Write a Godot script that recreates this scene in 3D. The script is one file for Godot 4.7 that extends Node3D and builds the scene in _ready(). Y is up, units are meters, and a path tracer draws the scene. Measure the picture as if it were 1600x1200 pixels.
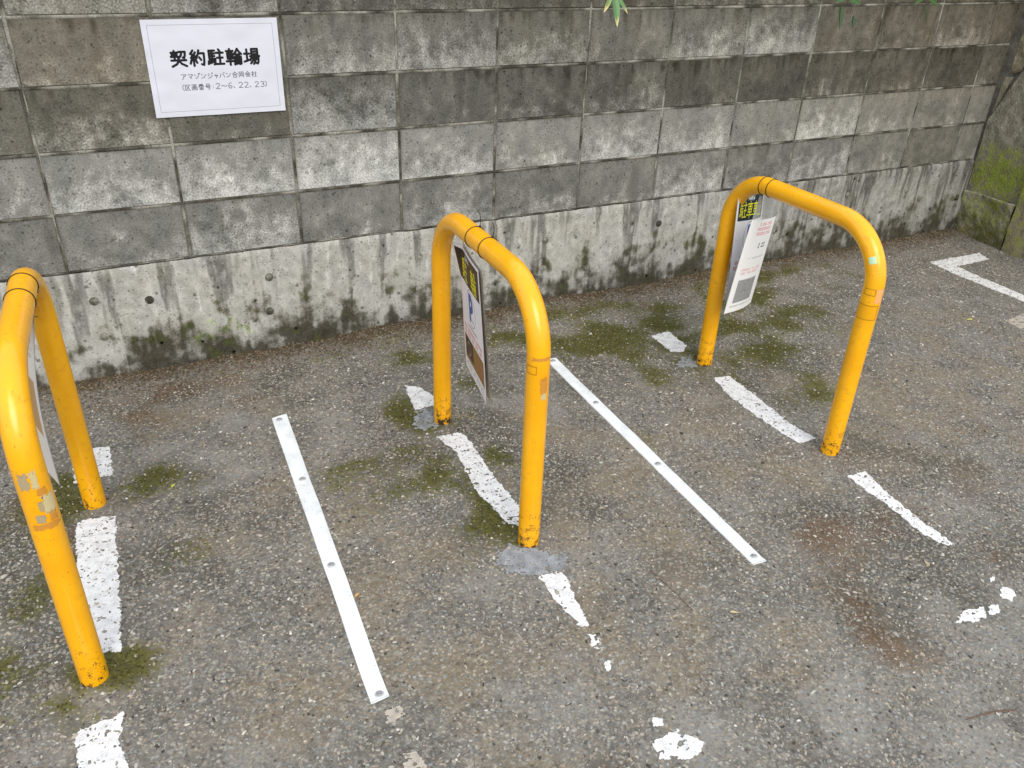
extends Node3D
# A contract bicycle parking bay: yellow hoops on worn asphalt in front of a stained block wall.
# World: x along the wall, y up (y = 0 is the top of the wall's footing), z away from the wall. Metres.

const GY := -0.43                 # level of the asphalt
const MODULE_X := 0.4             # block length with its joint
const MODULE_Y := 0.2             # course height with its joint
var rng := RandomNumberGenerator.new()
var used := {}
var M := {}
var rough_noise := FastNoiseLite.new()
var edge_noise := FastNoiseLite.new()

func _ready():
	rng.seed = 7
	setup_view()
	rough_noise.seed = 3; rough_noise.frequency = 2.2; rough_noise.fractal_octaves = 3
	edge_noise.seed = 11; edge_noise.frequency = 30.0; edge_noise.fractal_octaves = 4
	make_materials()
	make_ground()
	make_block_wall()
	make_side_wall()
	make_cement_patches()
	make_markings()
	make_strips()
	make_racks()
	make_wall_notice()
	make_hanging_notices()
	make_branches()
	make_litter()

func setup_view():
	var cam := Camera3D.new(); cam.name = "camera"; add_child(cam)
	cam.fov = 50.0655
	cam.rotation_order = EULER_ORDER_YXZ
	cam.position = Vector3(0.16654, 1.11526, 2.99876)
	cam.rotation = Vector3(-0.520198, -0.476861, 0.0378913)
	cam.near = 0.05; cam.far = 400.0
	cam.current = true
	var env := Environment.new()
	env.background_mode = Environment.BG_SKY
	var sky := Sky.new()
	var sm := ProceduralSkyMaterial.new()
	sm.sky_top_color = Color(0.80, 0.84, 0.90)
	sm.sky_horizon_color = Color(0.80, 0.83, 0.87)
	sm.sky_curve = 0.3
	sm.ground_horizon_color = Color(0.35, 0.34, 0.32)
	sm.ground_bottom_color = Color(0.2, 0.2, 0.19)
	sm.sun_angle_max = 0.0
	sky.sky_material = sm
	env.sky = sky
	env.tonemap_mode = Environment.TONE_MAPPER_LINEAR
	env.tonemap_exposure = 1.7
	env.sdfgi_enabled = true; env.ssao_enabled = true; env.ssil_enabled = true
	var we := WorldEnvironment.new(); we.name = "world_environment"; we.environment = env; add_child(we)
	var sun := DirectionalLight3D.new(); sun.name = "sun"; add_child(sun)
	sun.light_energy = 0.5
	sun.light_color = Color(1.0, 0.98, 0.95)
	sun.light_angular_distance = 40.0
	sun.shadow_enabled = true
	sun.look_at_from_position(Vector3(0.6, 4.0, 4.5), Vector3(1.2, 0, 0))

# ---------------------------------------------------------------- helpers
func numbered(called: String) -> String:
	var n: int = used.get(called, 0)
	used[called] = n + 1
	return called if n == 0 else "%s_%03d" % [called, n]

func tag(o: Node, label: String, category: String, group := "", kind := ""):
	if label: o.set_meta("label", label)
	if category: o.set_meta("category", category)
	if group: o.set_meta("group", group)
	if kind: o.set_meta("kind", kind)

func thing(called: String, at: Vector3, label: String, category: String, group := "") -> Node3D:
	var o := Node3D.new(); o.name = numbered(called); add_child(o)
	o.position = at
	tag(o, label, category, group)
	return o

func put(called: String, mesh: Mesh, mat: Material, parent: Node = null, at := Vector3.ZERO) -> MeshInstance3D:
	var o := MeshInstance3D.new()
	o.mesh = mesh
	if mat: o.material_override = mat
	o.cast_shadow = GeometryInstance3D.SHADOW_CASTING_SETTING_ON
	if parent == null:
		o.name = numbered(called); add_child(o)
	else:
		o.name = called; parent.add_child(o, true)
	o.position = at
	return o

func new_st() -> SurfaceTool:
	var st := SurfaceTool.new(); st.begin(Mesh.PRIMITIVE_TRIANGLES); return st

# a convex quad a-b-c-d counted clockwise as seen from its front
func quad(st: SurfaceTool, a: Vector3, b: Vector3, c: Vector3, d: Vector3):
	for v in [a, b, c, a, c, d]: st.add_vertex(v)

func finish(st: SurfaceTool) -> ArrayMesh:
	st.generate_normals()
	return st.commit()

func ground_y(x: float, z: float) -> float:
	var y := GY + 0.0035 * rough_noise.get_noise_2d(x, z)
	# grit and soil swept against the foot of the wall
	var bank := clampf(1.0 - z / (0.16 + 0.05 * rough_noise.get_noise_2d(x * 1.3 + 9.0, 2.0)), 0.0, 1.0)
	y += bank * bank * (0.03 + 0.02 * rough_noise.get_noise_2d(x * 0.8 + 4.0, 7.0))
	return y

# grid surface from a function of (i, j); smooth normals; uv 0..1
func grid_mesh(nu: int, nv: int, f: Callable, flip := false) -> ArrayMesh:
	var st := new_st()
	st.set_smooth_group(0)
	for j in nv + 1:
		for i in nu + 1:
			st.set_uv(Vector2(float(i) / nu, float(j) / nv))
			st.add_vertex(f.call(float(i) / nu, float(j) / nv))
	for j in nv:
		for i in nu:
			var a := j * (nu + 1) + i
			var q := [a, a + 1, a + nu + 2, a + nu + 1]
			for k in ([0, 2, 1, 0, 3, 2] if flip else [0, 1, 2, 0, 2, 3]): st.add_index(q[k])
	st.generate_normals()
	return st.commit()

# round bar along a list of points
func tube(points: PackedVector3Array, radii, sides: int, caps := true) -> ArrayMesh:
	var n := points.size()
	var st := new_st()
	st.set_smooth_group(0)
	var total := 0.0
	var lens := PackedFloat32Array([0.0])
	for i in range(1, n):
		total += points[i].distance_to(points[i - 1]); lens.append(total)
	var side := Vector3.ZERO
	for i in n:
		var t: Vector3 = (points[min(i + 1, n - 1)] - points[max(i - 1, 0)]).normalized()
		if side == Vector3.ZERO:
			side = t.cross(Vector3.UP if absf(t.y) < 0.9 else Vector3.RIGHT).normalized()
		side = (side - t * side.dot(t)).normalized()
		var up := t.cross(side).normalized()
		var r: float = radii if radii is float else radii[i]
		for k in sides + 1:
			var a := TAU * k / sides
			st.set_uv(Vector2(float(k) / sides, lens[i] / total))
			st.set_normal(side * cos(a) + up * sin(a))
			st.add_vertex(points[i] + (side * cos(a) + up * sin(a)) * r)
	for i in n - 1:
		for k in sides:
			var a := i * (sides + 1) + k
			var b := a + sides + 1
			for v in [a, b, a + 1, a + 1, b, b + 1]: st.add_index(v)
	if caps:
		for e in [0, n - 1]:
			var c := n * (sides + 1) + (0 if e == 0 else 1)
			st.set_normal((points[e] - points[1 if e == 0 else n - 2]).normalized())
			st.set_uv(Vector2(0.5, 0.0 if e == 0 else 1.0))
			st.add_vertex(points[e])
			for k in sides:
				var a: int = e * (sides + 1) + k
				for v in ([c, a, a + 1] if e == 0 else [c, a + 1, a]): st.add_index(v)
	return st.commit()

# box with chamfered front edges (block face towards +z), back left plain
func block_mesh(w: float, h: float, d: float, ch: float) -> ArrayMesh:
	var st := new_st()
	var x := w / 2; var y := h / 2
	st.set_smooth_group(-1)
	var f := [Vector3(-x + ch, y - ch, 0), Vector3(x - ch, y - ch, 0), Vector3(x - ch, -y + ch, 0), Vector3(-x + ch, -y + ch, 0)]
	var e := [Vector3(-x, y, -ch), Vector3(x, y, -ch), Vector3(x, -y, -ch), Vector3(-x, -y, -ch)]
	var b := [Vector3(-x, y, -d), Vector3(x, y, -d), Vector3(x, -y, -d), Vector3(-x, -y, -d)]
	quad(st, f[0], f[1], f[2], f[3])
	for k in 4:
		var l := (k + 1) % 4
		quad(st, f[k], e[k], e[l], f[l])
		quad(st, e[k], b[k], b[l], e[l])
	quad(st, b[3], b[2], b[1], b[0])
	return finish(st)

func noise_bytes(w: int, h: int, s: int, freq: float, octaves := 1, kind := FastNoiseLite.TYPE_SIMPLEX_SMOOTH, cell := FastNoiseLite.RETURN_DISTANCE) -> PackedByteArray:
	return noise_image(w, h, s, freq, octaves, kind, cell).get_data()

func noise_image(w: int, h: int, s: int, freq: float, octaves := 1, kind := FastNoiseLite.TYPE_SIMPLEX_SMOOTH, cell := FastNoiseLite.RETURN_DISTANCE) -> Image:
	var n := FastNoiseLite.new()
	n.seed = s; n.frequency = freq; n.noise_type = kind
	n.fractal_type = FastNoiseLite.FRACTAL_FBM if octaves > 1 else FastNoiseLite.FRACTAL_NONE
	n.fractal_octaves = octaves
	n.cellular_return_type = cell
	return n.get_image(w, h, false, false, true)

func tex(img: Image) -> ImageTexture: return ImageTexture.create_from_image(img)

func mat(color: Color, rough := 0.9, metal := 0.0) -> StandardMaterial3D:
	var m := StandardMaterial3D.new()
	m.albedo_color = color; m.roughness = rough; m.metallic = metal
	return m

func lin(r: float, g: float, b: float) -> Color: return Color(r, g, b).linear_to_srgb()

# runs row(y) -> PackedByteArray for every row on all cores and joins the rows into a picture
func rows_image(w: int, h: int, format: int, row: Callable) -> Image:
	var out := []
	out.resize(h)
	var job := func(y: int): out[y] = row.call(y)
	var id := WorkerThreadPool.add_group_task(job, h)
	WorkerThreadPool.wait_for_group_task_completion(id)
	var data := PackedByteArray()
	for r in out: data.append_array(r)
	return Image.create_from_data(w, h, false, format, data)

func world_mapped(m: StandardMaterial3D, scale3: Vector3, offset3: Vector3):
	m.uv1_triplanar = true; m.uv1_world_triplanar = true
	m.uv1_scale = scale3; m.uv1_offset = offset3
	m.uv1_triplanar_sharpness = 6.0

func fine_detail(m: StandardMaterial3D, t: Texture2D, per_metre: float):
	m.detail_enabled = true
	m.detail_albedo = t
	m.detail_blend_mode = BaseMaterial3D.BLEND_MODE_MUL
	m.detail_uv_layer = BaseMaterial3D.DETAIL_UV_2
	m.uv2_triplanar = true; m.uv2_world_triplanar = true
	m.uv2_scale = Vector3.ONE * per_metre
	m.uv2_triplanar_sharpness = 6.0

# ---------------------------------------------------------------- materials
func make_materials():
	# sandy grain that multiplies concrete and mortar
	var g1 := noise_bytes(512, 512, 5, 0.42)
	var g2 := noise_bytes(512, 512, 6, 0.12, 3)
	var g3 := noise_bytes(512, 512, 8, 0.16, 1, FastNoiseLite.TYPE_CELLULAR, FastNoiseLite.RETURN_CELL_VALUE)
	var img := rows_image(512, 512, Image.FORMAT_RGB8, func(y):
		var r := PackedByteArray(); r.resize(512 * 3)
		for x in 512:
			var i: int = y * 512 + x
			var v := 240.0 + (g1[i] - 128) * 0.26 + (g2[i] - 128) * 0.16
			if g3[i] > 236: v += 26
			elif g3[i] < 9: v -= 55
			var b := clampi(int(v), 0, 255)
			r[x * 3] = b; r[x * 3 + 1] = b; r[x * 3 + 2] = clampi(int(v - 2), 0, 255)
		return r)
	M.sand_grain = tex(img)
	M.yellow = mat(Color(0.98, 0.62, 0.0), 0.32)
	M.black_wire = mat(Color(0.04, 0.035, 0.03), 0.5)
	M.steel = mat(Color(0.74, 0.75, 0.76), 0.5, 0.2)
	M.steel_dark = mat(Color(0.6, 0.6, 0.6), 0.5, 0.2)

# ---------------------------------------------------------------- ground
# patches of matter on the asphalt: x, z, half length x, half length z, strength
var moss_spots := [
	[1.95, 0.42, 0.34, 0.13, 1.2], [2.25, 0.40, 0.26, 0.16, 1.0], [2.30, 0.75, 0.26, 0.15, 1.1], [1.70, 0.30, 0.30, 0.10, 0.8], [2.10, 0.58, 0.24, 0.14, 0.9], [2.05, 0.80, 0.14, 0.10, 0.7], [2.55, 0.55, 0.40, 0.20, 0.95],
	[2.85, 0.28, 0.30, 0.10, 0.9], [2.60, 0.95, 0.25, 0.10, 0.35], [1.45, 0.25, 0.45, 0.08, 0.7], [2.40, 1.10, 0.12, 0.22, 0.6], [0.98, 0.66, 0.07, 0.12, 0.9],
	[1.12, 0.72, 0.10, 0.06, 0.9], [0.92, 0.95, 0.12, 0.10, 0.7], [0.85, 1.02, 0.16, 0.10, 0.75], [1.02, 1.20, 0.05, 0.18, 0.9], [0.96, 1.36, 0.10, 0.08, 0.9],
	[1.14, 1.00, 0.04, 0.16, 0.8], [1.25, 0.62, 0.05, 0.12, 0.55], [0.72, 0.92, 0.14, 0.06, 0.7], [0.10, 0.75, 0.12, 0.10, 0.9], [-0.15, 0.80, 0.12, 0.20, 0.8],
	[-0.20, 1.10, 0.08, 0.16, 0.95], [-0.02, 1.42, 0.08, 0.08, 1.1], [-0.14, 1.50, 0.10, 0.05, 0.7], [-0.25, 1.30, 0.08, 0.10, 0.6], [0.20, 1.05, 0.10, 0.08, 0.35],
	[1.95, 0.14, 0.5, 0.06, 0.7], [3.0, 0.12, 0.4, 0.06, 0.8], [0.9, 0.10, 0.4, 0.05, 0.5], [3.4, 0.30, 0.25, 0.08, 0.4], [1.62, 1.05, 0.05, 0.14, 0.4], [-0.08, 1.56, 0.10, 0.03, 0.8]]
var rust_spots := [
	[1.95, 1.83, 0.24, 0.12, 0.72], [1.62, 1.86, 0.12, 0.09, 0.6], [1.72, 2.06, 0.10, 0.14, 0.65], [2.2, 1.75, 0.3, 0.12, 0.5], [1.9, 2.0, 0.3, 0.15, 0.45], [2.28, 1.98, 0.20, 0.06, 0.5], [1.25, 2.25, 0.10, 0.05, 0.6],
	[2.45, 0.22, 0.30, 0.05, 0.9], [-0.16, 0.72, 0.10, 0.08, 0.9], [-0.13, 0.95, 0.05, 0.12, 0.9], [0.35, 0.30, 0.35, 0.10, 0.55], [0.90, 2.15, 0.12, 0.05, 0.5],
	[0.75, 1.10, 0.20, 0.05, 0.3], [2.05, 1.70, 0.2, 0.1, 0.4], [2.75, 1.55, 0.35, 0.12, 0.35], [0.16, 0.18, 0.5, 0.06, 0.6]]
var dirt_spots := [
	[0.75, 1.75, 0.45, 0.45, 0.7], [1.35, 1.35, 0.30, 0.30, 0.75], [1.90, 1.30, 0.30, 0.30, 0.7], [2.80, 1.30, 0.70, 0.35, 0.9], [0.45, 1.05, 0.25, 0.35, 0.45],
	[0.20, 0.40, 0.40, 0.16, 0.5], [1.55, 1.95, 0.4, 0.25, 0.6], [0.30, 1.60, 0.25, 0.25, 0.5], [3.30, 0.90, 0.4, 0.25, 0.55], [1.35, 0.95, 0.25, 0.18, 0.6], [0.66, 1.40, 0.10, 0.45, 0.8]]
var pale_spots := [
	[0.42, 0.60, 0.28, 0.22, 0.8], [0.75, 0.55, 0.25, 0.18, 0.5], [1.42, 0.70, 0.18, 0.16, 1.0], [1.55, 0.82, 0.10, 0.20, 0.6], [1.75, 1.05, 0.3, 0.2, 0.4],
	[3.60, 0.80, 0.5, 0.35, 0.45], [1.50, 2.50, 0.7, 0.35, 0.8], [1.95, 2.45, 0.5, 0.3, 0.7], [0.86, 1.52, 0.14, 0.08, 0.7], [1.00, 1.56, 0.22, 0.12, 0.5], [0.55, 1.10, 0.08, 0.4, 0.3],
	[0.75, 2.05, 0.5, 0.22, 0.55], [1.30, 2.30, 0.5, 0.22, 0.7], [2.25, 2.30, 0.4, 0.25, 0.6], [0.25, 1.95, 0.3, 0.2, 0.5]]
var tar_spots := [
	[1.20, 1.05, 0.16, 0.32, 0.9], [1.30, 0.55, 0.30, 0.20, 0.7], [0.40, 0.22, 0.45, 0.10, 0.7], [2.05, 1.85, 0.40, 0.28, 0.8], [-0.22, 1.05, 0.14, 0.5, 0.9], [2.45, 0.85, 0.40, 0.30, 0.7],
	[0.90, 0.45, 0.30, 0.12, 0.5], [0.95, 1.08, 0.16, 0.25, 0.7], [1.80, 0.62, 0.25, 0.2, 0.6], [3.0, 0.5, 0.5, 0.2, 0.6], [0.2, 1.0, 0.16, 0.3, 0.6], [1.45, 1.75, 0.25, 0.2, 0.4], [2.5, 1.5, 0.3, 0.25, 0.5], [0.9, 2.2, 0.3, 0.08, 0.6]]
const GW := 2048
const GH := 1060
const GX0 := -1.0
const GZ0 := -0.1
const GSX := 6.0
const GSZ := 3.1

func spot_mask(spots: Array, s: int) -> PackedByteArray:
	var w := 384; var h := 198
	var n := noise_bytes(w, h, s, 0.05, 5)
	var img := rows_image(w, h, Image.FORMAT_L8, func(j):
		var r := PackedByteArray(); r.resize(w)
		var z: float = GZ0 + GSZ * (j + 0.5) / h
		for i in w:
			var x := GX0 + GSX * (i + 0.5) / w
			var v := 0.0
			for p in spots:
				var dx: float = (x - p[0]) / p[2]
				var dz: float = (z - p[1]) / p[3]
				var d := dx * dx + dz * dz
				if d < 4.0: v = maxf(v, p[4] * (1.0 - d * 0.35))
			v += (n[j * w + i] - 128) / 128.0 * (0.2 + 0.8 * minf(v * 2.0, 1.0))
			r[i] = clampi(int(v * 160.0), 0, 255)
		return r)
	return_small[s] = img.get_data()
	img.resize(GW, GH, Image.INTERPOLATE_BILINEAR)
	return img.get_data()
var return_small := {}

func mask_at(s: int, x: float, z: float) -> float:
	var i := int((x - GX0) / GSX * 384); var j := int((z - GZ0) / GSZ * 198)
	if i < 0 or j < 0 or i >= 384 or j >= 198: return 0.0
	return return_small[s][j * 384 + i] / 160.0

func make_ground():
	var moss := spot_mask(moss_spots, 21)
	var rust := spot_mask(rust_spots, 22)
	var dirt := spot_mask(dirt_spots, 23)
	var pale := spot_mask(pale_spots, 24)
	var tar := spot_mask(tar_spots, 25)
	var fine := noise_bytes(GW, GH, 31, 0.45)
	var mid := noise_bytes(GW, GH, 32, 0.09, 3)
	var big := noise_bytes(GW, GH, 33, 0.012, 4)
	var cell := noise_bytes(GW, GH, 34, 0.36, 1, FastNoiseLite.TYPE_CELLULAR, FastNoiseLite.RETURN_CELL_VALUE)
	var dist := noise_bytes(GW, GH, 34, 0.36, 1, FastNoiseLite.TYPE_CELLULAR, FastNoiseLite.RETURN_DISTANCE)
	var heights := []
	heights.resize(GH)
	var img := rows_image(GW, GH, Image.FORMAT_RGB8, func(y):
		var r := PackedByteArray(); r.resize(GW * 3)
		var hr := PackedByteArray(); hr.resize(GW)
		for x in GW:
			var i: int = y * GW + x
			var f := (fine[i] - 128) / 128.0
			var m := (mid[i] - 128) / 128.0
			var b := (big[i] - 128) / 128.0
			# tar and dust between the stones
			var v := 112.0 + f * 18.0 + m * 20.0 + b * 18.0
			var h := 90.0 + f * 30.0 + m * 40.0
			var cr := v * 1.02; var cg := v * 0.985; var cb := v * 0.925
			# brown silt
			var q := clampf((dirt[i] - 55.0) / 110.0 + m * 0.35, 0.0, 1.0)
			cr += (127.0 + f * 16.0 + m * 12.0 - cr) * q * 0.8; cg += (116.0 + f * 16.0 + m * 12.0 - cg) * q * 0.8; cb += (98.0 + f * 14.0 + m * 10.0 - cb) * q * 0.8
			# pale grey cement dust
			q = clampf((pale[i] - 60.0) / 110.0 + f * 0.15 + m * 0.2, 0.0, 1.0)
			cr += (140.0 + f * 12.0 - cr) * q * 0.75; cg += (137.0 + f * 12.0 - cg) * q * 0.75; cb += (129.0 + f * 12.0 - cb) * q * 0.8
			# damp, tarry asphalt washed clean of dust
			q = clampf((tar[i] - 60.0) / 100.0 + m * 0.4, 0.0, 1.0)
			cr += (80.0 + f * 18.0 - cr) * q * 0.7; cg += (77.0 + f * 18.0 - cg) * q * 0.7; cb += (69.0 + f * 16.0 - cb) * q * 0.7
			# stones bedded in the tar
			if dist[i] < 110 and cell[i] > 110:
				var c := cell[i]
				var t := 0.75
				var s := 104.0 + (c - 110) * 0.42 + f * 14.0
				if c > 246: s = 176.0 + f * 18.0
				elif c < 118: s = 74.0
				var tone := 1.0 + ((c * 7) % 11 - 5) * 0.012
				cr += (s * 1.02 * tone - cr) * t; cg += (s * 0.99 - cg) * t; cb += (s * 0.93 / tone - cb) * t
				h += 70.0
			# dark soil and leaf crumbs caught along the foot of the wall
			q = clampf((0.085 - (GZ0 + GSZ * y / GH)) * 14.0 + m * 0.9 + b * 0.8 + f * 0.3, 0.0, 1.0)
			cr += (72.0 + f * 20.0 - cr) * q * 0.85; cg += (60.0 + f * 18.0 - cg) * q * 0.85; cb += (46.0 + f * 14.0 - cb) * q * 0.85
			# rusty brown leaf mould
			q = clampf((rust[i] - 84.0) / 80.0 + f * 0.7 + m * 0.7, 0.0, 1.0)
			cr += (92.0 + f * 24.0 - cr) * q * 0.48; cg += (66.0 + f * 20.0 - cg) * q * 0.48; cb += (46.0 + f * 14.0 - cb) * q * 0.48
			# moss
			q = clampf((moss[i] - 78.0) / 100.0 + f * 0.7 + m * 0.7, 0.0, 1.0)
			cr += (76.0 + f * 22.0 + m * 16.0 - cr) * q * 0.8; cg += (76.0 + f * 22.0 + m * 16.0 - cg) * q * 0.8; cb += (32.0 + f * 10.0 - cb) * q * 0.8
			h += q * 20.0
			r[x * 3] = clampi(int(cr), 0, 255); r[x * 3 + 1] = clampi(int(cg), 0, 255); r[x * 3 + 2] = clampi(int(cb), 0, 255)
			hr[x] = clampi(int(h), 0, 255)
		heights[y] = hr
		return r)
	var hd := PackedByteArray()
	for r in heights: hd.append_array(r)
	var m := mat(Color.WHITE, 0.95)
	m.albedo_texture = tex(img)
	m.heightmap_enabled = true; m.heightmap_scale = 0.35
	m.heightmap_texture = tex(Image.create_from_data(GW, GH, false, Image.FORMAT_L8, hd))
	m.metallic_specular = 0.3
	world_mapped(m, Vector3(1.0 / GSX, 1.0, 1.0 / GSZ), Vector3(-GX0 / GSX, 0, -GZ0 / GSZ))
	M.asphalt = m
	# the sheet: fine in the bay, wide cells beyond
	var xs := PackedFloat32Array([-60, -20, -6, -3, -1.5])
	var x := -0.9
	while x < 4.95: xs.append(x); x += 0.025
	xs.append_array(PackedFloat32Array([5.2, 7, 12, 25, 60]))
	var zs := PackedFloat32Array([-12.0, -4.0, -1.0, -0.2, -0.06])
	var z := -0.03
	while z < 2.9: zs.append(z); z += 0.025
	zs.append_array(PackedFloat32Array([3.2, 4, 6, 12, 30, 60]))
	var st := new_st()
	st.set_smooth_group(0)
	for zz in zs:
		for xx in xs: st.add_vertex(Vector3(xx, ground_y(xx, zz), zz))
	var w := xs.size()
	for j in zs.size() - 1:
		for i in w - 1:
			var a := j * w + i
			for k in [a, a + 1, a + w + 1, a, a + w + 1, a + w]: st.add_index(k)
	st.generate_normals()
	var o := put("ground", st.commit(), m)
	tag(o, "worn grey brown asphalt of the bicycle bay", "ground", "", "structure")

# ---------------------------------------------------------------- block wall
# tone of each block face as the weathering left it (0..255), courses from the top down, columns from x = -0.8
var tones := [
	[84, 84, 86, 88, 80, 78, 70, 72, 76, 80, 74, 70, 66, 60, 58],
	[90, 90, 90, 92, 84, 82, 74, 76, 78, 86, 78, 72, 68, 62, 58],
	[104, 108, 112, 108, 118, 108, 96, 108, 108, 104, 88, 84, 84, 76, 66],
	[98, 100, 94, 98, 102, 98, 82, 86, 76, 66, 74, 82, 58, 104, 90],
	[120, 122, 132, 136, 144, 134, 128, 130, 128, 122, 128, 114, 98, 122, 110],
	[108, 108, 118, 114, 112, 112, 98, 112, 122, 102, 108, 114, 88, 126, 110]]
# how far brown (+) or grey-green (-) each face has gone
var browns := [
	[3, 3, 5, 2, 2, 3, 3, 4, 4, 5, 5, 5, 6, 6, 6],
	[3, 3, 5, 2, 2, 3, 3, 4, 4, 5, 5, 5, 6, 6, 6],
	[2, 2, 6, 2, 2, 2, 3, 3, 3, 3, 5, 5, 5, 5, 5],
	[3, 3, 4, 3, 1, 1, 2, 2, 3, 3, 4, 4, 3, 4, 4],
	[0, 0, 0, 0, 0, 0, 1, 1, 1, 2, 2, 3, 3, 3, 3],
	[0, 0, 0, 0, 0, 0, 0, 1, 1, 1, 1, 2, 3, 3, 3]]
# white bloom creeping along the lower edge of each face
var blooms := [
	[3, 6, 6, 1, 2, 0, 2, 1, 3, 0, 2, 1, 2, 0, 2],
	[4, 8, 8, 6, 2, 3, 1, 0, 3, 3, 0, 2, 1, 2, 0],
	[6, 7, 2, 1, 5, 7, 5, 2, 6, 8, 1, 2, 5, 1, 0],
	[2, 1, 5, 1, 8, 0, 3, 4, 1, 0, 3, 1, 0, 2, 1],
	[5, 3, 6, 7, 8, 5, 3, 6, 5, 2, 6, 3, 1, 2, 2],
	[3, 2, 3, 7, 2, 5, 4, 2, 7, 4, 7, 3, 0, 3, 3]]
var row_mean := [82.0, 86.0, 104.0, 88.0, 128.0, 114.0]
const WW := 2048
const WH := 683

func stretched(w: int, h: int, s: int, freq: float, by: int) -> PackedByteArray:
	var im := noise_image(w, int(h / float(by)) + 1, s, freq, 3)
	im.resize(w, h, Image.INTERPOLATE_CUBIC)
	return im.get_data()

func make_block_wall():
	var fine := noise_bytes(WW, WH, 41, 0.40)
	var mid := noise_bytes(WW, WH, 42, 0.055, 4)
	var big := noise_bytes(WW, WH, 43, 0.016, 3)
	var drip := stretched(WW, WH, 44, 0.07, 10)
	var drip2 := stretched(WW, WH, 45, 0.022, 8)
	var cell := noise_bytes(WW, WH, 46, 0.13, 1, FastNoiseLite.TYPE_CELLULAR, FastNoiseLite.RETURN_CELL_VALUE)
	var dist := noise_bytes(WW, WH, 46, 0.13, 1, FastNoiseLite.TYPE_CELLULAR, FastNoiseLite.RETURN_DISTANCE)
	var heights := []
	heights.resize(WH)
	var img := rows_image(WW, WH, Image.FORMAT_RGB8, func(py):
		var r := PackedByteArray(); r.resize(WW * 3)
		var hr := PackedByteArray(); hr.resize(WW)
		var y: float = 1.5 - 2.0 * (py + 0.5) / WH
		for px in WW:
			var i: int = py * WW + px
			var x := -0.8 + 6.0 * (px + 0.5) / WW
			var f := (fine[i] - 128) / 128.0
			var m := (mid[i] - 128) / 128.0
			var b := (big[i] - 128) / 128.0
			var s := (drip[i] - 128) / 128.0
			var s2 := (drip2[i] - 128) / 128.0
			var v := 0.0
			var br := 0.0
			var green := 0.0
			var h := 128.0 + f * 60.0 + m * 30.0
			if y >= 0.0:
				var row: int = clampi(5 - int(y / MODULE_Y), 0, 5)
				var gx := (x + 0.8) / MODULE_X
				var col := clampi(int(gx), 0, 14)
				var fx := gx - col
				var fy := clampf(y / MODULE_Y - (5 - row), 0.0, 1.0)
				v = 14.0 + lerpf(tones[row][col], row_mean[row], 0.52) + m * 14.0 + b * 20.0 + f * 15.0
				br = browns[row][col] + b * 2.0
				# white bloom in ragged tongues from the bed joint
				var bl: float = blooms[row][col] * 0.14 - 0.12
				var e := bl - fy * 1.1 + m * 0.42 + s * 0.22 + b * 0.35 + f * 0.22
				if e > 0.0:
					e = minf(e * 1.15, 1.0)
					v += e * (44.0 + f * 18.0); br -= e * 2.0
				# black algae runs hanging from the upper edge and patches at the ends
				var k := (fy - 0.62) * 1.5 + s * 0.55 + m * 0.5 + b * 0.3 - 0.28
				if row > 3: k -= 0.25
				k += f * 0.15
				if k > 0.0: v -= minf(k * 1.2, 1.0) * 40.0
				k = (absf(fx - 0.5) - 0.40) * 4.0 + m * 0.9 + b * 0.6 - 0.28
				if k > 0.0: v -= minf(k * 1.6, 1.0) * 20.0
				k = m * 0.9 + b * 0.7 + s * 0.2 - 0.42
				k += f * 0.15
				if k > 0.0: v += minf(k * 1.2, 1.0) * 20.0
				# old water runs that cross the joints
				k = s2 * 1.0 + b * 0.9 + m * 0.3 - 0.25 + (y - 0.4) * 0.5
				if k > 0.0: v -= minf(k * 1.2, 1.0) * (26.0 + f * 8.0)
				if cell[i] > 243 and dist[i] < 38: v -= 40.0; h -= 70.0
			else:
				# cast footing
				v = 184.0 + m * 24.0 + f * 10.0 + s2 * 12.0
				if x > 2.3: v -= 26.0 * minf((x - 2.3), 1.0); br += 1.5
				br = 1.0 + b * 2.0
				# lime runs
				var k := s * 1.0 + m * 0.35 - 0.30 + (0.1 if x > 3.0 else 0.0)
				if k > 0.0: v += minf(k * 2.2, 1.0) * 30.0
				# dark runs from the joint above
				k = s2 * 1.2 + s * 0.9 + m * 0.5 + 0.22 + y * 3.2
				if k > 0.0: v -= minf(k * 1.5, 1.0) * 66.0
				# black and green growth above the ground
				var lev := 0.20 + s2 * 0.07 + b * 0.16
				if x < 0.12: lev -= 0.08
				k = (lev - (y - GY)) * 6.5 + m * 0.75 + s * 0.45 + f * 0.3
				k = maxf(k, (0.055 - (y - GY)) * 16.0 + m * 0.8 + f * 0.3)
				if k > 0.0:
					k = minf(k, 1.0)
					v += (62.0 + f * 14.0 + m * 16.0 - v) * k * 0.92
					br += 3.0 * k
					green = clampf(b * 1.2 + m * 0.6 - 0.5, 0.0, 0.4) * k
				if absf(x - 0.46) < 0.12 and y < -0.22: green = maxf(green, clampf(0.5 + m - absf(x - 0.46) * 5.0 - absf(y + 0.31) * 6.0, 0.0, 0.6))
				if cell[i] > 244 and dist[i] < 34 + (cell[i] - 244) * 4: v -= 62.0; h -= 90.0
			# the far end, under the trees, has browned
			if x > 3.0 and y > 0.35: br += (x - 3.0) * 1.2
			r[px * 3] = clampi(int(v + br * 0.6 - green * 8.0), 0, 255)
			r[px * 3 + 1] = clampi(int(v - br * 0.1 + green * 10.0), 0, 255)
			r[px * 3 + 2] = clampi(int(v - 4.0 - br * 1.2 - green * 34.0), 0, 255)
			hr[px] = clampi(int(h), 0, 255)
		heights[py] = hr
		return r)
	var hd := PackedByteArray()
	for r in heights: hd.append_array(r)
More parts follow.
